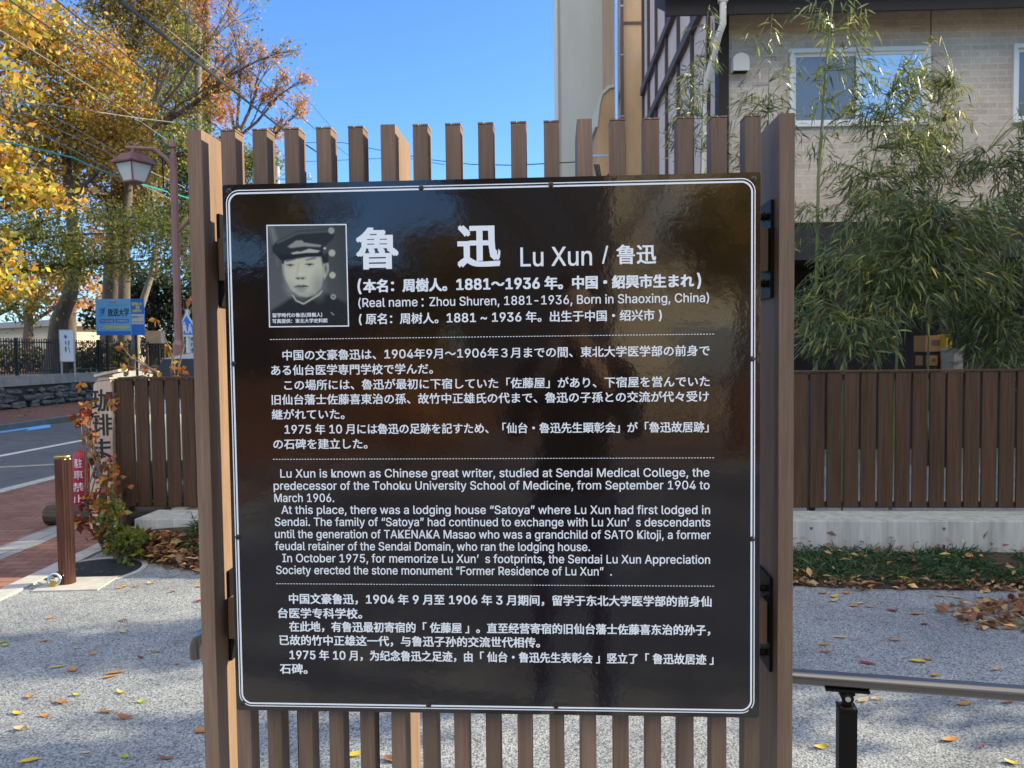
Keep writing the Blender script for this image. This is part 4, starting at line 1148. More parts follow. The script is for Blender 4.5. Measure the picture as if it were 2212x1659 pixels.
tree('golden_tree', 'golden and amber leaved tree with a forked grey trunk beside the white poster', (at(118, 800, Yt).x, Yt, .8), [Vector((at(118, 800, Yt).x, Yt, .8))] + tp([(121, 760, Yt), (128, 690, Yt), (150, 640, Yt), (165, 560, Yt), (150, 430, Yt), (140, 300, Yt), (150, 180, Yt)]),
     [lobe(150, 120, Yt, 120, 90), lobe(60, 250, Yt, 100, 90), lobe(230, 220, Yt, 85, 95), lobe(170, 310, Yt, 95, 80), lobe(50, 60, Yt, 90, 80), lobe(280, 330, Yt, 60, 70), lobe(70, 380, Yt, 80, 60)], 24000, .135, YEL + AMB + OLV[:3] + [(.50, .17, .04)], [2, 1.8, 1.8, 2.4, 2.2, 2.2, 1.8, 1.6, 1.4, 2.6, 2.4, 2.0, 1.4], .33, G_, jit=.4, csz=.5)
Yt = 22.8
tree('lime_tree', 'pale lime and olive leaved tree spreading low branches over the iron fence', (at(-60, 800, Yt).x - .4, Yt, .8), [Vector((at(-60, 800, Yt).x - .4, Yt, .8))] + tp([(-55, 700, Yt), (-40, 600, Yt), (20, 520, Yt), (90, 480, Yt)]),
     [lobe(60, 545, Yt, 105, 60), lobe(150, 580, Yt, 70, 50), lobe(40, 650, Yt, 55, 40), lobe(110, 500, Yt, 100, 40), lobe(20, 480, Yt, 60, 40), lobe(250, 470, Yt, 90, 34), lobe(340, 500, Yt, 75, 45), lobe(370, 560, Yt, 45, 45), lobe(250, 560, Yt, 90, 40)], 11500, .135, OLV + [(.48, .44, .10), (.55, .48, .05)], [3, 3, 2, 2, 2.5, 1], .22, G_, asp=(.3, .5))
Yt = 29.0
tree('tall_bare_trunk_tree', 'tallest olive brown tree with a leaning dark trunk behind the lantern', (at(236, 800, Yt).x, Yt, .8), [Vector((at(236, 800, Yt).x, Yt, .8))] + tp([(240, 740, Yt), (243, 640, Yt), (247, 520, Yt), (258, 400, Yt), (262, 330, Yt), (280, 220, Yt), (285, 120, Yt), (310, 0, Yt), (320, -120, Yt)]),
     [lobe(300, 60, Yt, 70, 80), lobe(265, 200, Yt, 60, 90), lobe(245, 330, Yt, 75, 75), lobe(340, 10, Yt, 60, 40), lobe(240, 10, Yt, 70, 50), lobe(235, 420, Yt, 80, 55), lobe(310, 400, Yt, 50, 60)], 14500, .135, BRN, [3, 2, 3, 1.5], .42, G_)
Yt = 36.0
tree('yellow_green_conifer', 'dense yellow green tree filling the gap between the lantern arm and the first slats', (at(420, 780, Yt).x, Yt, .8), tp([(420, 790, Yt), (421, 600, Yt), (425, 400, Yt), (428, 200, Yt), (430, 60, Yt)]),
     [lobe(365, 50, Yt, 50, 70), lobe(350, 140, Yt, 60, 60), lobe(370, 220, Yt, 70, 60), lobe(390, 300, Yt, 85, 65), lobe(400, 110, Yt, 46, 60), lobe(440, 390, Yt, 85, 70), lobe(350, 380, Yt, 80, 70), lobe(520, 380, Yt, 70, 60), lobe(570, 350, Yt, 36, 40), lobe(335, 465, Yt, 70, 50), lobe(405, 480, Yt, 50, 60)], 29000, .19, GRN, [3, 3, 2, 1.6], .35, G_, bark='bark_pale', asp=(.3, .5), jit=.35)
Yt = 41.0
tree('orange_redwood', 'narrow bright orange redwood rising behind the yellow green tree against the sky', (at(455, 780, Yt).x, Yt, .8), tp([(455, 790, Yt), (452, 500, Yt), (448, 250, Yt), (445, 40, Yt), (444, -80, Yt)]),
     [lobe(420, 0, Yt, 34, 50), lobe(424, 75, Yt, 34, 44), lobe(425, 135, Yt, 34, 36), lobe(445, 190, Yt, 40, 34), lobe(462, 240, Yt, 42, 34)], 8500, .17, ORG, [3, 3, 2, 2], .3, G_, asp=(.3, .5))
Yt = 40.0
tree('orange_maple', 'red orange maple glimpsed between golden crowns', (at(150, 780, Yt).x, Yt, .8), tp([(150, 790, Yt), (150, 560, Yt), (170, 330, Yt), (180, 200, Yt)]),
     [lobe(190, 240, Yt, 48, 55), lobe(60, 300, Yt, 60, 40), lobe(230, 510, Yt, 70, 60), lobe(120, 420, Yt, 90, 50)], 3800, .18, ORG + [(.45, .25, .10)], [2, 3, 1, 1, 2], .3, G_)
Yt = 38.0
tree('copper_tree', 'broad copper orange tree low behind the stone wall', (at(60, 790, Yt).x, Yt, .8), tp([(60, 800, Yt), (62, 700, Yt), (70, 600, Yt)]),
     [lobe(50, 650, Yt, 80, 38), lobe(190, 640, Yt, 75, 42), lobe(-40, 620, Yt, 70, 50), lobe(120, 600, Yt, 80, 36)], 3600, .22, [(.52, .25, .06), (.60, .33, .09), (.42, .18, .05), (.5, .38, .12)], [2, 2, 1, 1], .3, G_)
Yt = 31.0
tree('dark_evergreen', 'dark green evergreen mass behind the blue billboard', (at(330, 800, Yt).x, Yt, .8), [Vector((at(330, 800, Yt).x, Yt, .8))] + tp([(330, 700, Yt), (335, 600, Yt), (340, 540, Yt)]),
     [lobe(330, 650, Yt, 65, 60), lobe(380, 690, Yt, 55, 70), lobe(290, 620, Yt, 55, 45), lobe(400, 620, Yt, 40, 50), lobe(230, 690, Yt, 40, 30), lobe(350, 745, Yt, 70, 25)], 7800, .19, DRK, [3, 2, 2], .25, G_)
Yt = 27.0
tree('park_shrub', 'low dark shrub behind the iron fence under the pale hall', (at(60, 800, Yt).x, Yt, .8), tp([(60, 800, Yt), (62, 780, Yt), (65, 765, Yt)]), [lobe(20, 772, Yt, 50, 22), lobe(110, 778, Yt, 50, 20), lobe(185, 775, Yt, 40, 26), lobe(235, 770, Yt, 30, 24)], 3800, .15, [(.05, .07, .03), (.09, .07, .03), (.12, .10, .04)], [2, 1, 1], .08, G_)
# near hanging branches from a tree standing just outside on the roadside
bx = Vector((-15.4, 15.2, 0.8))
tree('overhanging_tree', 'bright yellow tree whose near branches hang over the road', bx, [bx, bx + Vector((.1, .1, 2.5)), bx + Vector((.6, .0, 4.6)), bx + Vector((1.2, -.1, 6.2))],
     [lobe(30, 398, 14, 70, 26, 1500), lobe(95, 432, 14, 70, 16, 1200), lobe(0, 340, 14, 60, 26, 1100), lobe(10, 560, 14, 30, 80, 1000), lobe(-40, 250, 14, 70, 60, 1500), lobe(25, 150, 14, 40, 60, 900), lobe(30, 30, 14, 60, 40, 1300), lobe(20, 620, 14, 34, 20, 600)], 2300, .15, [(.52, .38, .05), (.40, .38, .06), (.60, .27, .035), (.54, .33, .05)], [3, 2, 2, 2], .2, G_, csz=.4, per=12)

def bare(name, label, base, trunk, ends, r0, leafs=0, lcols=None, lw=None, lln=.14, group=G_, m='bark', depth=4, spread=.5):
    """a tree that shows its branches: each limb forks again and again; optionally a thin scatter of leaves on the tips"""
    base = Vector(base); T = thing(name, label, 'tree', base, 0, group); b = MB(); tips = []
    tr = [Vector(p) - base for p in trunk]; k = len(tr); b.tube(tr, [r0 * (1 - .6 * i / max(k - 1, 1)) for i in range(k)], 9)
    def grow(p, d, ln, r, lev):
        q = p + d * ln; mid = p.lerp(q, .5) + Vector((random.uniform(-1, 1), random.uniform(-1, 1), random.uniform(-.6, .8))) * ln * .07
        b.tube([p, mid, q], [r, r * .82, r * .62], 6 if lev > 2 else 4, cap=False)
        if lev == 0: tips.append(q); return
        for i in range(3 if lev > 1 else 4):
            a = Vector((random.uniform(-1, 1), random.uniform(-1, 1), random.uniform(-.7, .9))); dd = (d + a * spread).normalized()
            s_ = p.lerp(q, random.uniform(.45, 1.0)) if i else q
            grow(s_, dd, ln * random.uniform(.58, .8), r * .56, lev - 1)
    for j, e, r in ends:
        p = tr[j]; e = Vector(e) - base; d = e - p; L0 = d.length
        mid = p.lerp(e, .5) + Vector((0, 0, -.06 * L0)); b.tube([p, mid, e], [r, r * .8, r * .55], 7)
        for t in (.35, .6, .8, 1.0): grow(p.lerp(e, t), (d.normalized() + Vector((random.uniform(-.4, .4), random.uniform(-.4, .4), random.uniform(0, .6)))).normalized(), L0 * .26, r * .42, depth)
    obj('trunk', b, M[m], T, True)
    if leafs:
        tips_ = np.array(tips); c = tips_[rng.integers(0, len(tips_), leafs)] + rng.normal(0, .16, (leafs, 3))
        l_ = rng.uniform(.6, 1.3, leafs) * lln
        link('crown', leaf_mesh('crown', c, l_, l_ * rng.uniform(.4, .65, leafs), pal(leafs, lcols, lw), M['leaf'], rng.normal(size=(leafs, 3)) - [0, 0, .5], .3), T)
    return T
Yt = 28.0
bare('bare_zelkova', 'almost leafless tree with fine grey twigs spreading across the sky', at(268, 780, Yt) * 1.0, tp([(268, 790, Yt), (268, 640, Yt), (272, 480, Yt), (283, 330, Yt), (292, 290, Yt)]),
     [(4, at(420, 222, Yt), .12), (4, at(365, 150, Yt), .11), (4, at(500, 160, Yt), .10), (3, at(440, 330, Yt), .09), (4, at(470, 60, Yt), .08)], .24, 2300, BRN + AMB, [2, 1, 2, 1, 2, 1.5, 1, 1], .12, m='bark', depth=3)
Yt = 45.0
bare('thin_orange_tree', 'sparse tree with orange brown leaves on fine branches above the left slats', at(500, 780, Yt), tp([(500, 790, Yt), (503, 500, Yt), (505, 360, Yt), (510, 300, Yt)]),
     [(3, at(560, 180, Yt), .11), (3, at(600, 210, Yt), .10), (3, at(520, 130, Yt), .10), (2, at(610, 275, Yt), .09), (3, at(490, 190, Yt), .10), (2, at(560, 340, Yt), .09)], .26, 4600, [(.52, .23, .06), (.60, .32, .10), (.45, .17, .05), (.62, .42, .10)], [3, 2, 2, 1.2], .17)
Yt = 27.0
bare('slim_branching_tree', 'slim tree with thin twisted grey trunks behind the lamp post', at(300, 800, Yt), tp([(290, 800, Yt), (295, 690, Yt), (325, 600, Yt), (340, 520, Yt)]),
     [(3, at(395, 470, Yt), .08), (3, at(330, 420, Yt), .08), (2, at(410, 520, Yt), .07)], .17, 700, GRN + OLV, [1] * 8, .15, m='bark_pale', depth=3)
k_ = 5200; x_ = rng.uniform(-21, 19, k_); h_ = 3.4 + 1.5 * np.sin(x_ * .55) + .8 * np.sin(x_ * 1.7 + 1); z_ = rng.uniform(0, 1, k_) ** .7 * np.minimum(h_, 5.6)
dw = link('distant_woods', leaf_mesh('distant_woods', np.stack([x_, 58 + rng.normal(0, 1.5, k_), z_], 1), rng.uniform(.35, .8, k_), rng.uniform(.3, .6, k_), pal(k_, [(.05, .07, .03), (.10, .10, .03), (.20, .13, .04)], [3, 2, 1], .3), M['leaf'], None, .4))
tag(dw, 'low green and brown woods far behind the fence', 'woods', kind='stuff')
# pale house and lit ground far inside the park
b = MB(); c = at(90, 712, 52); b.box((c.x, 52, 2.0), (16, 6, 2.4), RAD(-32))
PB = thing('park_hall', 'long pale building lit by the sun far behind the park trees', 'building', (c.x, 52, .84))
obj('wall', b, mat('hall_wall', (.66, .56, .38), .8), PB, False, True)
b = MB(); b.box((c.x, 52, 3.38), (17, 7, .36), RAD(-32)); obj('roof', b, mat('hall_roof', (.30, .31, .31), .7), PB, False, True)

# ================================================================== brick house
HYf = lambda X: 9.67 - 0.03 * (X - 4.36)
ha = math.atan(-0.03)
HX0, HX1 = 2.62, 11.0
HO = thing('brick_house', 'two storey pale brick house with dark fascia and white windows behind the bamboo', 'house', (6.0, 9.7, 0))
def hb(b, x0, x1, d0, d1, z0, z1, bev=0):
    """box on the front of the house, d0..d1 metres in front of (-) or behind (+) the wall face"""
    xc, dc = (x0 + x1) / 2, (d0 + d1) / 2
    b.box((xc, HYf(xc) + dc, (z0 + z1) / 2), (x1 - x0, d1 - d0, z1 - z0), ha, bev=bev); return b
WIN = [(at(1706, 190, 9.67).x, at(2005, 190, 9.67).x), (at(2188, 190, 9.60).x, at(2188, 190, 9.60).x + 1.74)]
wz0, wz1 = at(1850, 273, 9.67).z, at(1850, 104, 9.67).z
b = MB(); zt, zm = 5.9, 2.95
xs = [HX0 + .12, WIN[0][0] + .04, WIN[0][1] - .04, WIN[1][0] + .04, WIN[1][1] - .04, HX1]
for i in range(5):
    if i in (1, 3):
        hb(b, xs[i], xs[i + 1], 0, .2, zm, wz0 + .04); hb(b, xs[i], xs[i + 1], 0, .2, wz1 - .04, zt)
    else: hb(b, xs[i], xs[i + 1], 0, .2, zm, zt)
obj('front_wall', b, M['housebrick'], HO, False, True)
M['darkwood'] = noisy('dark_boards', (.020, .013, .011), (.034, .023, .02), (40, 40, 2), .7, 4, .1, .002)
M['fascia'] = mat('fascia_dark', (.045, .034, .029), .6, spec=.15)
b = MB()
for X in (6.99, 2.62 + 1.6):
    pass
p = at(3672 / 1.8228, 100, 9.6); hb(b, p.x - .006, p.x + .006, -.003, .001, zm, 5.6); obj('wall_joint', b, mat('joint_brown', (.10, .06, .045), .8), HO, False, True)
b = MB(); hb(b, HX0 - .005, HX0 + .115, -.03, .2, 0, zt); obj('corner_post', b, M['fascia'], HO, False, True)
# side wall running back, panels with dark battens and bands
M['sidewall'] = noisy('side_panel', (.66, .50, .42), (.78, .61, .52), (24, 24, 6), .8, 6, .2, .004)
b = MB(); b.prism([(9.95, 0), (15.25, 0), (15.25, 9.5), (9.95, 9.5)], lambda a, c, t: (t, a, c), HX0 + .02, HX0 + .2); obj('side_wall', b, M['sidewall'], HO, False, True)
M['batten'] = mat('batten_brown', (.085, .055, .045), .6)
b = MB()
for Y in (10.25, 11.15, 12.05, 12.95, 13.85, 14.6, 15.2): b.box((HX0 - .003, Y, 4.7), (.05, .055, 9.4))
obj('batten', b, M['batten'], HO, False, True)
b = MB()
for (y0, z0, y1, z1) in ((10.05, 6.05, 14.6, 5.70), (11.3, 6.80, 15.2, 6.44)):
    ang = math.atan2(z1 - z0, y1 - y0); L0 = math.hypot(y1 - y0, z1 - z0)
    b.box((HX0 - .035, (y0 + y1) / 2, (z0 + z1) / 2), (.06, L0, .13), rot=Matrix.Rotation(ang, 3, 'X'))
obj('brace', b, M['batten'], HO, False, True)
b = MB(); b.box((6.8, 16.9, 4.2), (7.0, 3.2, 8.4)); obj('road_shade_block', b, M['sidewall'], HO, False, True)  # unseen block added behind the side wall to keep the road in shade
# windows
m = M['winglass'] = mat('window_glass', (.86, .80, .70), .04, 0.9)
v = coords(m); nw_ = N(m, "ShaderNodeTexNoise", in_Scale=2.2, in_Detail=2.0); L(m, v, nw_.inputs["Vector"]); bump(m, nw_.outputs[0], .5, .02)
M['screen'] = mat('window_screen', (.26, .25, .23), .25, 0.7)
M['white'] = mat('window_white', (.78, .74, .67), .45)
for (x0, x1) in WIN:
    b = MB(); t = .05
    hb(b, x0, x1, -.035, .06, wz1 - t, wz1); hb(b, x0, x1, -.045, .06, wz0, wz0 + t); hb(b, x0, x0 + t, -.035, .06, wz0 + t, wz1 - t); hb(b, x1 - t, x1, -.035, .06, wz0 + t, wz1 - t)
    wf = obj('window', b, M['white'], HO, False, True)
    xm = (x0 + x1) / 2 - .02; s_ = .04
    b = MB()
    for a, c, d in ((x0 + t, xm + .03, .012), (xm - .02, x1 - t, -.012)):
        hb(b, a, a + s_, d, d + .02, wz0 + t, wz1 - t); hb(b, c - s_, c, d, d + .02, wz0 + t, wz1 - t); hb(b, a + s_, c - s_, d, d + .02, wz0 + t, wz0 + t + s_); hb(b, a + s_, c - s_, d, d + .02, wz1 - t - s_, wz1 - t)
    obj('sash', b, M['white'], wf, False, True)
    b = MB(); hb(b, xm + .02, x1 - t - s_, -.002, .004, wz0 + t + s_, wz1 - t - s_); obj('pane', b, M['winglass'], wf, False, True)
    b = MB(); hb(b, x0 + t + s_, xm - .01, .020, .026, wz0 + t + s_, wz1 - t - s_); obj('pane', b, M['screen'], wf, False, True)
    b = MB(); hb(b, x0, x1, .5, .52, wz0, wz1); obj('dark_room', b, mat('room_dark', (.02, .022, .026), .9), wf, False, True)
# roof, fascia, gutter, downpipe
ez = 5.42
b = MB(); xL = 1.86
b.prism([(9.22, ez + .02), (9.22, ez + .16), (14.0, ez + 2.75), (15.0, ez + 2.9), (15.0, ez + 2.7), (14.0, ez + 2.55)], lambda a, c, t: (t, a - .03 * (t - 4.36), c), HX0 + .25, HX1 + .6); b.prism([(9.22, ez + .02), (9.22, ez + .16), (9.75, ez + .44), (9.75, ez + .3)], lambda a, c, t: (t, a - .03 * (t - 4.36), c), xL, HX0 + .245); obj('roof', b, M['fascia'], HO, False, True)
b = MB(); xc = (xL + HX1) / 2; b.box((xc, HYf(xc) - .47, ez + .06), (HX1 - xL, .03, .20), ha); obj('fascia', b, M['fascia'], HO, False, True)
b = MB(); b.prism([(0, 0), (.11, 0), (.11, .012), (.012, .012), (.012, .09), (0, .105)][::-1], lambda a, c, t: (t, HYf(t) - .60 + a, ez + .155 + c), xL - .03, HX1 + .6); obj('gutter', b, M['white'], HO, False, True)
b = MB(); b.prism([(9.12, ez + .1), (9.12, ez + .28), (9.8, ez + .70), (9.8, ez + .52)], lambda a, c, t: (t, a, c), xL - .03, xL); obj('barge_board', b, M['batten'], HO, False, True)
X = at(1563, 50, 9.15).x; Yw = HYf(X)
b = MB(); b.box((X, Yw - .55, ez + .13), (.11, .10, .13), ha, bev=.02)
pt = [Vector((X, Yw - .55, ez + .1)), Vector((X, Yw - .55, ez - .18)), Vector((X - .03, Yw - .5, ez - .27)), Vector((X - .10, Yw - .09, ez - .78)), Vector((X - .105, Yw - .06, ez - .86)), Vector((X - .105, Yw - .06, 2.95))]
b.tube(pt, .040, 12); dp = obj('downpipe', b, mat('pipe_cream', (.76, .66, .54), .4), HO, True, True)
b = MB()
for z in (4.1, 3.2): b.box((X - .105, Yw - .05, z), (.10, .11, .025), ha)
obj('pipe_clip', b, M['white'], dp, False, True)
# vent hood
c = at(1601, 135, 9.6); b = MB(); poly = [(-.10, -.10), (.10, -.10), (.10, .03)] + [(.10 * math.cos(t), .03 + .085 * math.sin(t)) for t in np.linspace(0, math.pi, 10)[1:-1]] + [(-.10, .03)]
b.prism(poly, lambda a, q, t: (c.x + a, HYf(c.x) + t, c.z + q), -.13, 0); obj('vent_hood', b, mat('hood_cream', (.76, .66, .56), .35), HO, False, True)
b = MB(); b.box((c.x, HYf(c.x) - .066, c.z - .095), (.17, .11, .012)); obj('vent_grille', b, M['black_metal'], HO, False, True)
# ground floor: projecting dark canopy, recessed dark wall
b = MB(); hb(b, HX0 + .12, HX1, -.22, .2, 2.52, 2.945); obj('canopy', b, noisy('canopy_dark', (.026, .022, .022), (.040, .034, .034), (40, 3, 3), .55, 3, .1, .002), HO, False, True)
b = MB(); hb(b, HX0 + .12, HX1, -.23, -.2, 2.94, 2.975); obj('canopy_cap', b, M['fascia'], HO, False, True)
b = MB(); x = HX0 + .12
while x < HX1: hb(b, x, x + .148, 1.2, 1.23, 0, 2.6); x += .15
obj('ground_floor_wall', b, M['darkwood'], HO, False, True)
b = MB(); hb(b, HX1 - .1, HX1, .2, 9, 0, 6); hb(b, HX0 + .2, HX1, .1, 1.3, 2.53, 2.6); obj('inner_wall', b, M['darkwood'], HO, False, True)
for X in (HX0 + 1.4, 5.3, 7.3):
    b = MB(); hb(b, X, X + .1, -.12, -.02, 0, 2.52); obj('porch_post', b, M['darkwood'], HO, False, True)

# ================================================================== grey building, tan building, metal pipe
Yg = 22.0
M['greywall'] = noisy('grey_render', (.49, .50, .45), (.60, .61, .555), (.7, .7, .12), .85, 8, .05, .002)
xg0, xg1 = at(1198, 200, Yg).x, at(1352, 200, Yg).x
GB = thing('grey_building', 'tall plain grey rendered building rising out of the picture beside the blue sky', 'building', ((xg0 + xg1) / 2, Yg, 0))
b = MB(); b.prism([(xg0 + .17, Yg), (xg1 + 2, Yg), (xg1 + 2, Yg + 8), (xg0 + .9, Yg + 8)], lambda a, q, t: (a, q, t), 0, 16); obj('wall', b, M['greywall'], GB, False, True)
b = MB(); b.box((xg0 + .05, Yg + .06, 8), (.10, .12, 16)); obj('corner_trim', b, mat('trim_white', (.62, .64, .64), .6), GB, False, True)
b = MB(); b.box((xg0 + .135, Yg + .06, 8), (.066, .15, 16.02)); obj('corner_trim', b, mat('trim_warm', (.36, .31, .27), .6), GB, False, True)
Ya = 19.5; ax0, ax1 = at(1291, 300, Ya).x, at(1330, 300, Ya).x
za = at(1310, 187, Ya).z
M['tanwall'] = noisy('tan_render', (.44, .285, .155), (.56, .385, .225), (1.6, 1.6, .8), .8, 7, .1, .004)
AN = thing('sunlit_patch_wall', 'tan shape with a rounded shoulder standing in for a sunlit patch on the grey building', 'sunpatch', (ax0 + .4, Ya, 0))  # sunlit patch with a curved shadow edge, built as a tan wall
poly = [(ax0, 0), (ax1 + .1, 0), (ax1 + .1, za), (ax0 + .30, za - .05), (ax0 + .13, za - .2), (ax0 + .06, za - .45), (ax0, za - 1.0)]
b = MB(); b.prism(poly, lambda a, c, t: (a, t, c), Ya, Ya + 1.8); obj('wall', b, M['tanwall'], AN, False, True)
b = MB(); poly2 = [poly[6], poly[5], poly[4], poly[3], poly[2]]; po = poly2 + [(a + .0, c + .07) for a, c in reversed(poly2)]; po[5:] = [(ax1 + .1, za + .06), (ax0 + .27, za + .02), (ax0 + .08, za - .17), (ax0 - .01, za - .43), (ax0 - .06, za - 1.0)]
b.prism(po, lambda a, c, t: (a, t, c), Ya - .04, Ya + 1.84); obj('patch_edge', b, M['greywall'], AN, False, True)
Yt = 18.0; tx0, tx1 = at(1347, 200, Yt).x, at(1425, 200, Yt).x
TB = thing('tan_building', 'tan rendered building between the shiny pipe and the battened side wall', 'building', ((tx0 + tx1) / 2, Yt + .6, 0))
b = MB(); b.box(((tx0 + tx1) / 2 + .3, Yt + 3.6, 6.5), (tx1 - tx0 + .6, 6, 13)); obj('wall', b, M['tanwall'], TB, False, True)
zl = at(1380, 26, Yt).z; b = MB(); b.box(((tx0 + tx1) / 2 + .3, Yt + .59, zl), (tx1 - tx0 + .6, .03, .06)); b.box((tx1 - .12, Yt + .585, 5), (.05, .03, 8)); b.box((tx0 + .02, Yt + .55, 6.5), (.12, .12, 13)); obj('joint', b, M['batten'], TB, False, True)
Yp = 15.0; c = at(1334, 200, Yp)
SP = thing('shiny_downpipe', 'tall shiny metal pipe standing in front of the grey building', 'drainpipe', (c.x, Yp, 0))
b = MB(); b.tube([(0, 0, 0), (0, 0, 9.5)], .055, 20); obj('pipe', b, mat('pipe_metal', (.72, .70, .66), .16, 1.0), SP, True)
b = MB()
for py in (118, 86 + 165, 12):
    z = at(1334, py, Yp).z; b.tube([(0, 0, z), (0, 0, z + .03)], .06, 20); b.box((.07, .05, z + .015), (.12, .02, .03))
obj('pipe_clip', b, M['steel'], SP)
b = MB(); zb_ = at(1300, 340, 14.9).z
BR = thing('cable_bracket', 'small steel bracket with looped black cables in front of the tan sunlit patch', 'bracket', (at(1297, 350, 14.9).x, 14.9, zb_))
b.box((.07, 0, .03), (.42, .05, .035)); b.box((.26, 0, -.25), (.04, .05, .55)); obj('arm', b, M['steel'], BR)
b = MB()
for k in range(4):
    p0 = Vector((-.12 + .03 * k, 0, -.17)); b.tube([p0 + Vector((0, 0, .04)), p0 + Vector((.05, .02, -.16 - .03 * k)), p0 + Vector((.18, 0, -.24)), p0 + Vector((.33, 0, -.1)), (.26, 0, -.02)], .011, 6)
obj('cable_loop', b, M['black_metal'], BR, True)
# things stored under the canopy, seen between the leaves
def px_box(name, label, cat, x0, x1, y0, y1, Y, m, depth=.25, ribs=0):
    a, c = at(x0, y1, Y), at(x1, y0, Y); T = thing(name, label, cat, ((a.x + c.x) / 2, Y, 0)); z0 = a.z; wd, hh = c.x - a.x, c.z - a.z
    return T, wd, hh, z0
for nm, lb, ct, q, Y, c_ in (('cardboard_box', 'large open cardboard box with a printed label under the dark canopy', 'box', (1986, 2022, 725, 760), 9.4, (.30, .155, .06)), ('cardboard_box', 'smaller tilted cardboard box below the large printed box', 'box', (1992, 2010, 768, 790), 9.35, (.26, .14, .055)), ('grey_sheet', 'corrugated grey sheet leaning upright under the dark canopy', 'sheet', (2008, 2031, 728, 806), 9.2, (.20, .22, .21)), ('yellow_rack', 'narrow bright yellow plastic rack beside the grey sheet', 'rack', (2034, 2046, 722, 775), 9.25, (.46, .26, .012)), ('white_bin', 'pale grey lidded bin standing in front of the yellow rack', 'bin', (2046, 2066, 758, 808), 9.1, (.27, .24, .21))):
    a, c = at(q[0], q[3], Y), at(q[1], q[2], Y); T = thing(nm, lb, ct, ((a.x + c.x) / 2, Y, 0)); wd, hh = c.x - a.x, c.z - a.z
    mm = noisy(nm + '_m', tuple(x * .8 for x in c_), c_, (8, 8, 8), .7, 4, .1, .003)
    b = MB()
    if nm == 'grey_sheet':
        n_ = 9
        for i in range(n_): b.tube([(-wd / 2 + wd * (i + .5) / n_, 0, .3), (-wd / 2 + wd * (i + .5) / n_, .12, c.z)], wd / n_ * .5, 6)
        obj('sheet', b, mm, T, True)
    elif nm == 'yellow_rack':
        for xx in (-wd / 2, wd / 2 - .02): b.box((xx + .01, 0, c.z / 2 + .1), (.022, .2, c.z - .2))
        for z in np.linspace(.5, c.z - .02, 7): b.box((0, 0, z), (wd, .2, .03))
        b.box((0, .08, (a.z + c.z) / 2), (wd * .9, .02, hh)); obj('frame', b, mm, T)
    else:
        b.box((0, 0, (a.z + c.z) / 2), (wd, .28, hh), .1 if 'smaller' in lb else 0, bev=.006); obj('body', b, mm, T)
        b = MB(); 
        if nm == 'white_bin': b.box((0, 0, c.z + .012), (wd * 1.1, .32, .035), bev=.01); obj('lid', b, mm, T)
        else: b.box((wd * .1, -.1415, (a.z + c.z) / 2 + hh * .05), (wd * .5, .002, hh * .35)); obj('label', b, mat('print_brown', (.10, .05, .03), .7), T)
        b = MB(); b.box((0, 0, a.z / 2), (wd * .9, .24, a.z - .01)); obj('stand', b, M['darkwood'], T)

# ================================================================== bamboo
BAM = [(.125, .155, .050), (.18, .20, .065), (.09, .125, .055), (.25, .24, .06), (.44, .34, .06), (.075, .105, .06)]
M['culm'] = noisy('bamboo_green', (.085, .11, .025), (.15, .17, .04), (14, 14, 3), .4, 4, .05, .002)
def bamboo(name, label, base, pts, r, blobs, n, wts=(3, 3, 2, 2, .35, 1.5), ln=.112):
    base = Vector(base); T = thing(name, label, 'bamboo', base, 0, 'bamboo stems between the fence and the brick house')
    pts = [Vector(p) - base for p in pts]
    path, rad = [], []
    n = int(n * 1.42)
    L_ = sum((pts[i + 1] - pts[i]).length for i in range(len(pts) - 1)); acc = 0
    for i in range(len(pts) - 1):
        d = pts[i + 1] - pts[i]; k = max(1, int(d.length / .27))
        for j in range(k):
            p = pts[i] + d * (j / k); f = (acc + d.length * j / k) / L_; rr = r * (1 - .75 * f)
            path += [p - d.normalized() * .012, p, p + d.normalized() * .012]; rad += [rr, rr * 1.14, rr]
        acc += d.length
    path.append(pts[-1]); rad.append(r * .2)
    b = MB(); b.tube(path, rad, 8); obj('culm', b, M['culm'], T, True)
    # sprays of narrow leaves at the ends of thin twigs
    tw = MB(); cs, ds = [], []
    tot = sum(q[5] if len(q) > 5 else q[3] * q[4] for q in blobs)
    nodes = [Vector(p) for p in path]
    for q in blobs:
        px, py, Y, rx, ry = q[:5]; wt = q[5] if len(q) > 5 else rx * ry
        k = max(2, int(n * wt / tot / 6)); c = np.array(at(px, py, Y) - base); sc = Y / 1662
        pos = c + unit(rng.normal(size=(k, 3))) * (rng.uniform(0, 1, (k, 1)) ** .5) * np.array([rx * sc * 1.22, min(rx, ry) * sc * 1.1, ry * sc * 1.22])
        for p in pos:
            p = Vector(p); a = min(nodes, key=lambda v: (v - p).length + (0 if v.z < p.z + .1 else .6))
            out = p - a; out.z *= .4
            if random.random() < .6: tw.tube([a, a.lerp(p, .55) + Vector((0, 0, .05)), p], [.004, .003, .0015], 4, cap=False)
            nl = random.randint(4, 9); o_ = np.array(out.normalized()) if out.length > 1e-3 else np.array([1, 0, 0])
            for i in range(nl):
                cs.append(np.array(p) + rng.normal(0, .035, 3)); ds.append(o_ * .7 + rng.normal(0, .55, 3) + np.array([0, 0, -.55]))
    obj('twigs', tw, M['culm'], T)
    nn = len(cs); l_ = rng.uniform(.65, 1.25, nn) * ln
    link('foliage', leaf_mesh('foliage', cs, l_, l_ * rng.uniform(.10, .15, nn), pal(nn, BAM, wts, .32), M['bamboo_leaf'], ds, segs=3, bend=rng.uniform(.05, .5, nn)), T)
    return T
def bb(px, Y): p = at(px, 900, Y); return (p.x, Y, .03)
YB = 7.0
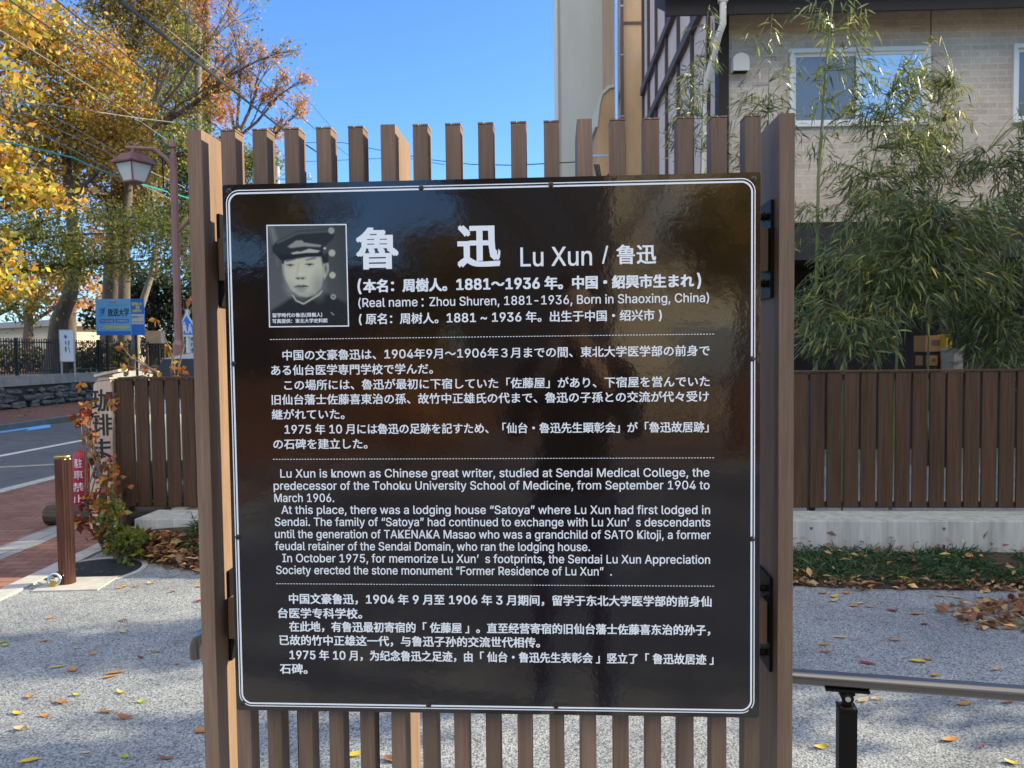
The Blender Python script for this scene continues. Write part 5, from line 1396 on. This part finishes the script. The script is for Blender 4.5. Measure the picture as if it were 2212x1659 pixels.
bamboo('bamboo', 'thickest bamboo stem standing nearest the right post of the sign, reaching the eaves', bb(1760, YB), [Vector(bb(1760, YB)), at(1761, 802, YB), at(1768, 384, YB), at(1784, 150, YB), at(1799, 0, YB), at(1812, -160, YB)], .026,
       [(1790, 120, YB, 60, 90, 3000), (1770, 300, YB, 50, 90, 2200), (1745, 470, YB, 34, 80), (1800, 40, YB, 80, 50), (1760, 640, YB, 60, 70), (1850, 160, YB, 50, 40), (1730, 720, YB, 40, 50)], 600)
YB = 7.4
bamboo('bamboo', 'leaning bamboo stem with heavy drooping foliage in front of the dark canopy', bb(1815, YB), [Vector(bb(1815, YB)), at(1830, 640, YB), at(1846, 520, YB), at(1877, 384, YB), at(1925, 200, YB), at(1950, 120, YB)], .017,
       [(1900, 250, YB, 75, 50), (1950, 190, YB, 50, 40), (1860, 400, YB, 75, 60), (1920, 420, YB, 70, 60), (1880, 560, YB, 80, 70), (1990, 330, YB, 60, 50)], 1900)
YB = 6.7
bamboo('bamboo', 'densest bamboo clump hanging over the middle of the right fence boards', bb(1925, YB), [Vector(bb(1925, YB)), at(1940, 700, YB), at(1975, 560, YB), at(2010, 470, YB), at(2060, 400, YB)], .015,
       [(1960, 560, YB, 90, 70), (2030, 500, YB, 90, 60), (1930, 640, YB, 80, 60), (2060, 600, YB, 90, 60), (2000, 450, YB, 70, 40), (1840, 580, YB, 60, 50), (2110, 500, YB, 70, 60), (1860, 660, YB, 60, 50), (1880, 470, YB, 60, 50)], 3300, (2, 3, 3, 1.6, .25, 3))
YB = 7.2
bamboo('bamboo', 'bushy bamboo at the edge of the picture below the second window', bb(2170, YB), [Vector(bb(2170, YB)), at(2165, 700, YB), at(2170, 520, YB), at(2150, 360, YB), at(2130, 330, YB)], .015,
       [(2120, 350, YB, 70, 34), (2180, 420, YB, 60, 60), (2150, 600, YB, 80, 80), (2100, 660, YB, 70, 60), (2190, 740, YB, 50, 60), (2210, 300, YB, 24, 60), (2120, 740, YB, 46, 50)], 2500, (2, 3, 3, 1.4, .3, 3))
YB = 7.9
bamboo('bamboo', 'slender bamboo with glowing yellow tips across the first window', bb(2000, YB), [Vector(bb(2000, YB)), at(2010, 560, YB), at(2030, 380, YB), at(2040, 260, YB), at(2062, 190, YB)], .014,
       [(2045, 190, YB, 50, 26), (2000, 170, YB, 50, 30), (2060, 260, YB, 32, 60), (1980, 280, YB, 60, 60), (2010, 110, YB, 40, 40, 500), (2030, 380, YB, 60, 50)], 900, (2, 3, 1, 3, .8, 1))
YB = 8.2
bamboo('bamboo', 'thin bamboo in front of the brick wall left of the first window', bb(1648, YB), [Vector(bb(1648, YB)), at(1655, 500, YB), at(1659, 300, YB), at(1662, 120, YB), at(1668, 30, YB)], .012,
       [(1660, 90, YB, 40, 60), (1655, 210, YB, 60, 40), (1620, 240, YB, 50, 40), (1690, 260, YB, 50, 50), (1600, 330, YB, 40, 60), (1640, 360, YB, 60, 40), (1690, 170, YB, 40, 30)], 440)
YB = 8.0
bamboo('bamboo', 'sparse bamboo standing before the dark house corner post', bb(1510, YB), [Vector(bb(1510, YB)), at(1513, 400, YB), at(1519, 180, YB), at(1526, 60, YB), at(1530, 20, YB)], .012,
       [(1505, 130, YB, 34, 60), (1480, 250, YB, 30, 60), (1530, 260, YB, 34, 50), (1490, 190, YB, 34, 40), (1470, 310, YB, 26, 30), (1545, 330, YB, 40, 40), (1525, 60, YB, 16, 40)], 330)
YB = 8.3
bamboo('bamboo', 'slim bamboo pair partner leaning against the battened side wall', bb(1475, YB), [Vector(bb(1475, YB)), at(1482, 400, YB), at(1492, 240, YB), at(1500, 150, YB)], .010,
       [(1490, 210, YB, 30, 40), (1475, 290, YB, 30, 30), (1460, 250, YB, 26, 20)], 180)
YB = 6.4
bamboo('bamboo', 'low young bamboo with dark leaves just behind the fence boards', bb(1820, YB), [Vector(bb(1820, YB)), at(1828, 760, YB), at(1840, 700, YB)], .009,
       [(1800, 740, YB, 50, 40), (1860, 720, YB, 50, 40), (1760, 700, YB, 40, 60), (1900, 730, YB, 40, 40)], 700, (1, 2, 3, .8, .2, 3))

# ================================================================== grass, leaf litter, fallen leaves
def on_bed(x, t): return np.array([bed_back(a) * (1 - q) + bed_front(a) * q for a, q in zip(x, t)]), np.array([bed_z(a, q) for a, q in zip(x, t)])
n0 = 19000
gx = rng.uniform(-2.3, 6.0, n0); gt = rng.random(n0) * np.where(gx < 0, .55, .86)
den = (np.sin(gx * 7 + np.sin(gt * 6) * 1.5) + np.sin(gx * 3.1 + 1) > -1.7)
gx, gt = gx[den], gt[den]; gy, gz = on_bed(gx, gt); n = len(gx)
d = rng.normal(0, .62, (n, 3)); d[:, 1] -= .25; d[:, 2] = rng.uniform(.5, 1.1, n)
cen = np.stack([gx, gy, gz - .005], 1); l_ = rng.uniform(.09, .19, n)
GR = link('grass', leaf_mesh('grass', cen, l_, rng.uniform(.004, .008, n), pal(n, [(.030, .075, .026), (.05, .10, .034), (.02, .055, .024), (.10, .15, .045)], [3, 3, 3, 1.3], .25), M['blade'], d, segs=3, bend=.5))
tag(GR, 'dark green tufted grass along the foot of the concrete base', 'grass', kind='stuff')
LIT = [(.26, .12, .055), (.36, .20, .09), (.44, .29, .15), (.20, .075, .04), (.50, .36, .12), (.15, .085, .055)]
def litter(name, label, x0, x1, t0, t1, n, ln=.055, pile=.03):
    x = rng.uniform(x0, x1, n); t = rng.uniform(t0, t1, n); y, z = on_bed(x, np.clip(t, 0, 1)); y = y - np.maximum(t - 1, 0) * .6; z = z + .008 + rng.random(n) * pile
    d = rng.normal(size=(n, 3)) * np.array([1, 1, .28]); nr = rng.normal(0, .35, (n, 3)) + np.array([0, 0, 1]); l_ = rng.uniform(.6, 1.5, n) * ln
    o = link(name, leaf_mesh(name, np.stack([x, y, z], 1), l_, l_ * rng.uniform(.3, .55, n), pal(n, LIT, [3, 3, 3, 2, 1.2, 1], .28), M['leaf_dry'], d, .5, nrm=nr))
    tag(o, label, 'fallen leaves', kind='stuff')
litter('leaf_litter', 'thick drift of brown fallen leaves beside the manhole cover', -2.95, -1.2, .25, 1.04, 1500, .06, .04)
litter('leaf_litter', 'band of brown and yellow leaves edging the grass strip', -1.4, 6.0, .80, 1.06, 1500, .052, .025)
litter('leaf_litter', 'scattered brown leaves caught in the grass', -2.3, 6.0, .02, .85, 520, .05, .11)
pl_ = gnd(2190, 1335)
k = 420; r_ = np.sqrt(rng.random(k)); a = rng.uniform(0, 6.28, k); x = pl_.x + .15 + r_ * np.cos(a) * .48; y = pl_.y + .02 + r_ * np.sin(a) * .26
l_ = rng.uniform(.05, .09, k)
tag(link('leaf_litter', leaf_mesh('leaf_litter', np.stack([x, y, .01 + rng.random(k) * .05 * (1 - r_)], 1), l_, l_ * rng.uniform(.3, .5, k), pal(k, LIT, [3, 3, 3, 2, 1.6, 1], .25), M['leaf_dry'], rng.normal(size=(k, 3)) * np.array([1, 1, .25]), .5, nrm=rng.normal(0, .35, (k, 3)) + np.array([0, 0, 1]))), 'heap of brown leaves at the edge of the asphalt past the handrail', 'fallen leaves', kind='stuff')
k = 160; x = rng.uniform(-14, -4, k); y = rng.uniform(6, 26, k); x = np.where((x > -11.3) & (x < -5.4), np.where(rng.random(k) < .4, x, -12.6), x); l_ = rng.uniform(.06, .1, k); z = np.where((x > -11.2) & (x < -5.3), -.098, .01)
tag(link('leaf_litter', leaf_mesh('leaf_litter', np.stack([x, y, z], 1), l_, l_ * .5, pal(k, LIT + [(.5, .42, .2)], [1, 1, 2, 1, 2, 1, 3], .25), M['leaf_dry'], rng.normal(size=(k, 3)) * np.array([1, 1, .2]), .5, nrm=rng.normal(0, .3, (k, 3)) + np.array([0, 0, 1]))), 'pale leaves scattered over the road and brick pavements', 'fallen leaves', kind='stuff')

LC = {'o': ((.46, .20, .045), 'orange'), 'y': ((.56, .42, .05), 'yellow'), 'b': ((.26, .11, .05), 'brown'), 'r': ((.26, .035, .025), 'dark red'), 'p': ((.50, .36, .20), 'pale beige'), 'g': ((.34, .38, .04), 'yellow green')}
_ml = {}
def lmat(k):
    if k not in _ml:
        c = LC[k][0]; _ml[k] = noisy('fallen_' + LC[k][1].replace(' ', '_'), tuple(q * .75 for q in c), tuple(min(q * 1.15, .8) for q in c), (40, 40, 40), .6, 4, .2, .002)
    return _ml[k]
def fallen(px, py, k, ln, asp, i):
    p = gnd(px, py); b = MB(); nx_, ny_ = 7, 4; curl = random.uniform(.1, .5); lift = random.uniform(.02, .22); vs = []
    for a in range(nx_ + 1):
        t = a / nx_; w_ = asp * ln * .5 * (math.sin(math.pi * min(t ** .8, 1)) ** .8 if 0 < t < 1 else 0.02)
        for q in range(ny_ + 1):
            s_ = (q / ny_ - .5) * 2
            vs.append(((t - .5) * ln, s_ * w_, .004 + abs(s_) * w_ * curl + lift * ln * (2 * t - 1) ** 2))
    b.add(vs, [(a * (ny_ + 1) + q, a * (ny_ + 1) + q + 1, (a + 1) * (ny_ + 1) + q + 1, (a + 1) * (ny_ + 1) + q) for a in range(nx_) for q in range(ny_)])
    z0 = .004 + lift * ln
    b.tube([(-.5 * ln, 0, z0), (-.62 * ln, .02 * ln, z0 * .8), (-.72 * ln, .06 * ln, .004)], .0012, 4)
    o = obj('fallen_leaf', b, lmat(k), None, True); o.location = (p.x, p.y, 0); o.rotation_euler = (random.uniform(-.12, .12), 0, random.choice([0, math.pi]) + random.uniform(-.7, .7))
    lo, sh = ('large ' if ln > .07 else 'small ' if ln < .04 else ''), ('long narrow ' if asp < .35 else 'rounded ' if asp > .55 else '')
    tag(o, f'{lo}{sh}{LC[k][1]} fallen leaf lying on the grey gravel asphalt', 'leaf', f'{lo}{sh}{LC[k][1]} fallen leaves on the asphalt')
z4 = lambda x, y: (x / 1.7955 / 1.8228, (2100 + y / 1.7955) / 1.8228)
z3 = lambda x, y: ((3032 + x / 2.013) / 1.8228, (2200 + y / 2.013) / 1.8228)
z8 = lambda x, y: ((700 + x / 2.212) / 1.8228, (2500 + y / 2.212) / 1.8228)
FL = [(z4, '355 603 o 2 5|880 620 b 4 3|310 768 o 3 4|650 858 o 2 6|995 885 r 2 5|1250 930 o 1 5|400 950 y 5 2|510 975 o 3 7|815 990 o 5 3|770 1020 o 3 4|855 1130 y 3 3|210 1163 o 2 6|430 1200 o 5 3|545 1150 g 2 5|1000 1195 g 2 6|750 1267 b 5 3|320 1295 o 3 4|125 1280 y 3 4|890 1310 b 5 3|145 1390 p 3 6|1420 1405 o 3 7|200 1615 y 4 3|885 1588 g 2 5|1180 1600 b 5 2|545 815 y 1 5|1110 842 o 2 5|870 705 y 2 5|1225 418 r 2 4|968 378 o 2 6|1063 357 y 3 5|850 390 o 3 5|885 378 y 2 5|820 312 y 3 5|690 282 p 2 5|545 262 y 4 3|1415 380 o 3 5|1405 485 r 3 5|10 780 g 2 5|35 797 y 2 5|600 1558 p 2 3'),
      (z3, '565 628 p 5 2|430 687 o 4 3|990 652 o 4 3|435 745 b 4 2|775 835 r 5 3|1165 820 y 5 4|1255 805 o 2 5|1310 930 o 2 6|1790 883 p 4 3|740 1125 p 4 5|840 1118 p 2 5|1540 1155 o 5 3|1880 1143 b 4 3|1430 1440 o 5 3|400 1500 y 3 5|1920 1625 y 3 5|660 380 o 3 5|715 358 p 3 3|790 387 o 3 4|965 418 r 4 4|1165 443 o 4 4|1220 525 r 2 5|1640 440 o 4 4|505 305 y 4 5|505 340 p 5 3|1470 310 p 6 2|1340 300 o 4 3|605 278 o 3 5|415 280 o 3 5|1680 1497 r 1 5'), (z8, '1550 1050 y 4 4|1860 1095 b 4 5')]
for f_, s_ in FL:
    for i, q in enumerate(s_.split('|')):
        x, y, k, l_, a = q.split(); fallen(*f_(float(x), float(y)), k, (.014 + .0125 * float(l_)) * random.uniform(.95, 1.1), .1 * float(a) + .05, i)

# ================================================================== what stands behind the viewer (seen mirrored in the board)
def block(name, label, cat, x0, x1, y0, y1, h, m, wins=(), rz=0, wm=None):
    T = thing(name, label, cat, ((x0 + x1) / 2, (y0 + y1) / 2, 0), rz); b = MB(); b.box((0, 0, h / 2), (x1 - x0, y1 - y0, h)); obj('wall', b, m, T)
    for (cx, cz, w_, h_) in wins:
        b = MB(); b.box((cx, (y1 - y0) / 2 + .01, cz), (w_, .06, h_)); fr = obj('window', b, M['white'], T)
        b = MB(); b.box((cx, (y1 - y0) / 2 + .045, cz), (w_ - .12, .03, h_ - .12)); obj('pane', b, wm or M['screen'], fr)
    b = MB(); b.box((0, 0, h + .12), (x1 - x0 + .7, y1 - y0 + .7, .24)); obj('roof', b, M['fascia'], T)
    return T
M['cream'] = noisy('cream_render', (.44, .36, .25), (.54, .45, .32), (1, 1, 1), .8, 6, .05, .003)
block('cream_house', 'cream walled house across the lane behind the viewer', 'house', -2.2, 5.2, -19, -13, 5.4, M['cream'], [(-2.2, 3.9, 1.5, 1.2), (.9, 3.9, 1.7, 1.2), (2.6, 1.4, 1.2, 2.2), (-1.2, 1.3, 2.2, 1.4)], RAD(-38))
block('brown_house', 'low brown timber house behind the viewer', 'house', -13, -5, -22, -15, 3.3, noisy('brown_timber', (.15, .085, .05), (.22, .13, .08), (2, 2, 12), .7), [(-1, 2.6, 1.6, 1.2), (2.5, 2.6, 1.6, 1.2)])
b = MB(); x = -7.0
while x < 8: b.box((x, -7.6, .55), (.14, .05, 1.1)); x += .22
tag(obj('timber_fence', b, noisy('red_timber', (.26, .10, .045), (.36, .15, .07), (20, 20, 3), .7)), 'reddish timber fence behind the viewer', 'fence')
def simple_tree(name, label, x, y, h, rx, rz, n, cols, wts, ln=.2, r0=.22, zc=None, group=None, csz=.6, per=26):
    zc = zc if zc is not None else h - rz
    lob = [((x + random.uniform(-.5, .5) * rx, y + random.uniform(-.5, .5) * rx, zc + random.uniform(-.6, .6) * rz), (rx * .62, rx * .62, rz * .55), 1) for _ in range(6)]
    return tree(name, label, (x, y, 0), [(x, y, 0), (x + .1, y, zc * .45), (x, y + .1, zc * .8), (x + .1, y, zc + rz * .4)], lob, n, ln, cols, wts, r0, group, csz=csz, per=per)
simple_tree('yellow_tree', 'yellow autumn tree behind the viewer', 2.2, -8.6, 4.3, 1.0, .95, 2400, YEL, [3, 3, 1, 1, 1])
simple_tree('dark_tree', 'dark brown leaved tree behind the viewer beside the cream house', -5.0, -9.5, 5.6, 1.25, 1.7, 1700, DRK + BRN, [1, 1, 1, 1, 1, 1, 1])
simple_tree('brown_tree', 'low brown leaved tree behind the viewer between the two houses', -2.9, -12.0, 4.1, 1.3, 1.4, 1900, BRN, [1, 1, 1, 1])
simple_tree('red_maple', 'low red orange maple behind the viewer', -2.1, -5.6, 1.5, .8, .55, 1500, ORG, [2, 2, 1, 1], .11, .06)
bare('dark_branching_tree', 'bare dark tree in front of the cream house behind the viewer', (-.2, -8.2, 0), [(-.2, -8.2, 0), (-.15, -8.2, 1.6), (.0, -8.2, 2.4), (.1, -8.2, 3.0)], [(2, (1.3, -8.3, 4.2), .07), (3, (-.8, -8.1, 4.6), .07), (2, (-1.4, -8.3, 3.6), .06), (3, (.6, -8.2, 5.2), .06), (1, (1.2, -8.1, 2.9), .05)], .13, 300, BRN, [1] * 4, .12, None, depth=2)
# ------- out of view to the right: the neighbour and the tree that shade the yard
block('neighbour_house', 'grey rendered house standing past the right edge of the yard', 'house', 11.5, 17, 8.7, 18, 6.4, M['greywall'])
def shade(x, y, zc, rx, rz, n, lbl, per=30, csz=.5, r0=.12): simple_tree('shade_tree', lbl, x, y, zc + rz, rx, rz, n, GRN, [1] * 4, .16, r0, zc, csz=csz, per=per)
shade(9.0, 5.75, 3.0, .95, 1.15, 4200, 'dense green garden tree past the right edge of the view, nearest the viewer')
shade(9.2, 6.9, 3.0, 1.0, 1.2, 4200, 'dense green garden tree standing between its two neighbours past the right edge of the view')
shade(9.0, 8.0, 3.2, 1.0, 1.3, 4200, 'dense green garden tree beside the grey neighbour house')
for k_, y_ in enumerate((.2, -1.9, -4.1)): shade(7.6, y_, 3.5, 1.25, 1.7, 3800, ('dense green tree nearest the sign in the row added to shade the viewer', 'dense green tree in the middle of the row added to shade the viewer', 'dense green tree farthest from the sign in the row added to shade the viewer')[k_])  # unseen row of trees added to shade the ground behind the viewer
shade(9.1, 6.5, 5.25, .24, .8, 420, 'slim tree top rising over the garden trees past the right edge', csz=.28, r0=.05)
shade(9.0, 5.25, 5.2, .26, .55, 230, 'slim thin leaved tree rising nearest the viewer past the right edge', csz=.3, r0=.05)

# ================================================================== the photographer
def person():
    T = thing('person', 'person in a dark jacket and blue jeans holding up a phone, mirrored in the board', 'person', (.05, -.42, 0))
    J = {}; V, E_, Rr = [], [], []
    def jt(n, co, r, par=None):
        J[n] = len(V); V.append(co); Rr.append(r)
        if par: E_.append((J[par], J[n]))
    jt('pel', (0, 0, .92), (.155, .115)); jt('wa', (0, 0, 1.06), (.145, .105), 'pel'); jt('ch', (0, .01, 1.26), (.175, .12), 'wa'); jt('up', (0, .0, 1.38), (.15, .095), 'ch'); jt('nk', (0, .01, 1.46), (.056, .056), 'up'); jt('hd0', (0, .02, 1.53), (.06, .065), 'nk')
    jt('hd1', (0, .03, 1.58), (.076, .09), 'hd0'); jt('hd2', (0, .025, 1.645), (.08, .098), 'hd1'); jt('hd3', (0, .015, 1.70), (.055, .07), 'hd2')
    for s, nm in ((-1, 'l'), (1, 'r')):
        jt(nm + 'hip', (s * .095, 0, .86), (.095, .10), 'pel'); jt(nm + 'kn', (s * .11, .02, .49), (.062, .066), nm + 'hip'); jt(nm + 'an', (s * .12, -.01, .10), (.045, .05), nm + 'kn'); jt(nm + 'to', (s * .135, .16, .04), (.045, .035), nm + 'an')
        jt(nm + 'sh', (s * .19, 0, 1.37), (.065, .065), 'up'); jt(nm + 'el', (s * .23, .10, 1.13), (.048, .048), nm + 'sh'); jt(nm + 'wr', (s * .10, .29, 1.36), (.032, .03), nm + 'el'); jt(nm + 'pa', (s * .075, .335, 1.405), (.036, .02), nm + 'wr')
        for k in range(4):
            c0 = Vector((s * (.078 - .002 * k), .36, 1.385 + .020 * k)); tip = (-.055, -.062, -.060, -.048)[k]
            jt(f'{nm}f{k}a', tuple(c0 + Vector((0, .012, .014))), (.0095, .0095), nm + 'pa'); jt(f'{nm}f{k}b', tuple(c0 + Vector((s * tip * .3, .036, .022))), (.0088, .0088), f'{nm}f{k}a'); jt(f'{nm}f{k}c', tuple(c0 + Vector((s * tip * .75, .030, .024))), (.0078, .0078), f'{nm}f{k}b')
        jt(nm + 't1', (s * .070, .325, 1.385), (.011, .011), nm + 'pa'); jt(nm + 't2', (s * .050, .338, 1.40), (.0095, .0095), nm + 't1'); jt(nm + 't3', (s * .032, .352, 1.412), (.008, .008), nm + 't2')
    me = bpy.data.meshes.new('body'); me.from_pydata(V, E_, [])
    o = bpy.data.objects.new('body', me); col.objects.link(o)
    bpy.context.view_layer.objects.active = o
    md = o.modifiers.new('skin', 'SKIN'); md.use_smooth_shade = True
    if not me.skin_vertices: me.skin_vertices.new() if hasattr(me.skin_vertices, 'new') else None
    lay = me.skin_vertices[0].data
    for i, r in enumerate(Rr): lay[i].radius = r; lay[i].use_root = (i == 0)
    o.modifiers.new('sub', 'SUBSURF').levels = 2
    o.modifiers['sub'].render_levels = 2
    mm = bpy.data.meshes.new_from_object(o.evaluated_get(bpy.context.evaluated_depsgraph_get()))
    bpy.data.objects.remove(o)
    for m_ in (mat('skin', (.50, .29, .20), .5), mat('jacket', (.012, .012, .016), .8), mat('jeans', (.06, .09, .17), .85), mat('shoe', (.30, .29, .28), .6)): mm.materials.append(m_)
    for p in mm.polygons:
        c = p.center; p.material_index = 3 if c.z < .085 else 2 if c.z < .90 else 0 if (c.z > 1.455 and abs(c.x) < .12 and c.y < .2) or c.y > .285 else 1
        p.use_smooth = True
    bo = link('body', mm, T)
    b = MB(); bm = bmesh.new(); bmesh.ops.create_uvsphere(bm, u_segments=20, v_segments=14, radius=1)
    for v in bm.verts: v.co = Vector((v.co.x * .092, v.co.y * .105 - .004, v.co.z * .095 + 1.668)); 
    bmesh.ops.delete(bm, geom=[v for v in bm.verts if v.co.y > .035 and v.co.z < 1.69 or v.co.z < 1.59], context='VERTS'); bm.verts.index_update()
    b.add([v.co[:] for v in bm.verts], [[v.index for v in f.verts] for f in bm.faces]); bm.free(); obj('hair', b, mat('hair_black', (.01, .009, .008), .6), T, True)
    b = MB(); b.prism([(-.010, .022), (.010, .022), (.012, -.018), (-.012, -.018)], lambda a, c, t: (a * (1 if c < 0 else .6), .115 + t * (1.0 if c < 0 else .35), 1.60 + c), 0, .018); obj('nose', b, mm.materials[0], T)
    for s in (-1, 1):
        b = MB(); b.lathe((s * .030, .122, 1.628), [(.006, -.004), (.010, 0), (.006, .004)], 8); obj('eye', b, M['black_metal'], T, True)
        b = MB(); b.box((s * .083, .02, 1.61), (.014, .035, .06), bev=.006); obj('ear', b, mm.materials[0], T)
    b = MB(); b.box((0, .123, 1.556), (.042, .008, .010), bev=.003); obj('mouth', b, mat('lips', (.35, .13, .11), .5), T)
    ph = obj('phone', MB().box((.05, -.035, 1.435), (.148, .009, .074), bev=.004), M['black_metal']); tag(ph, 'black phone held up in both hands by the person', 'phone')
person()
bpy.context.view_layer.update()
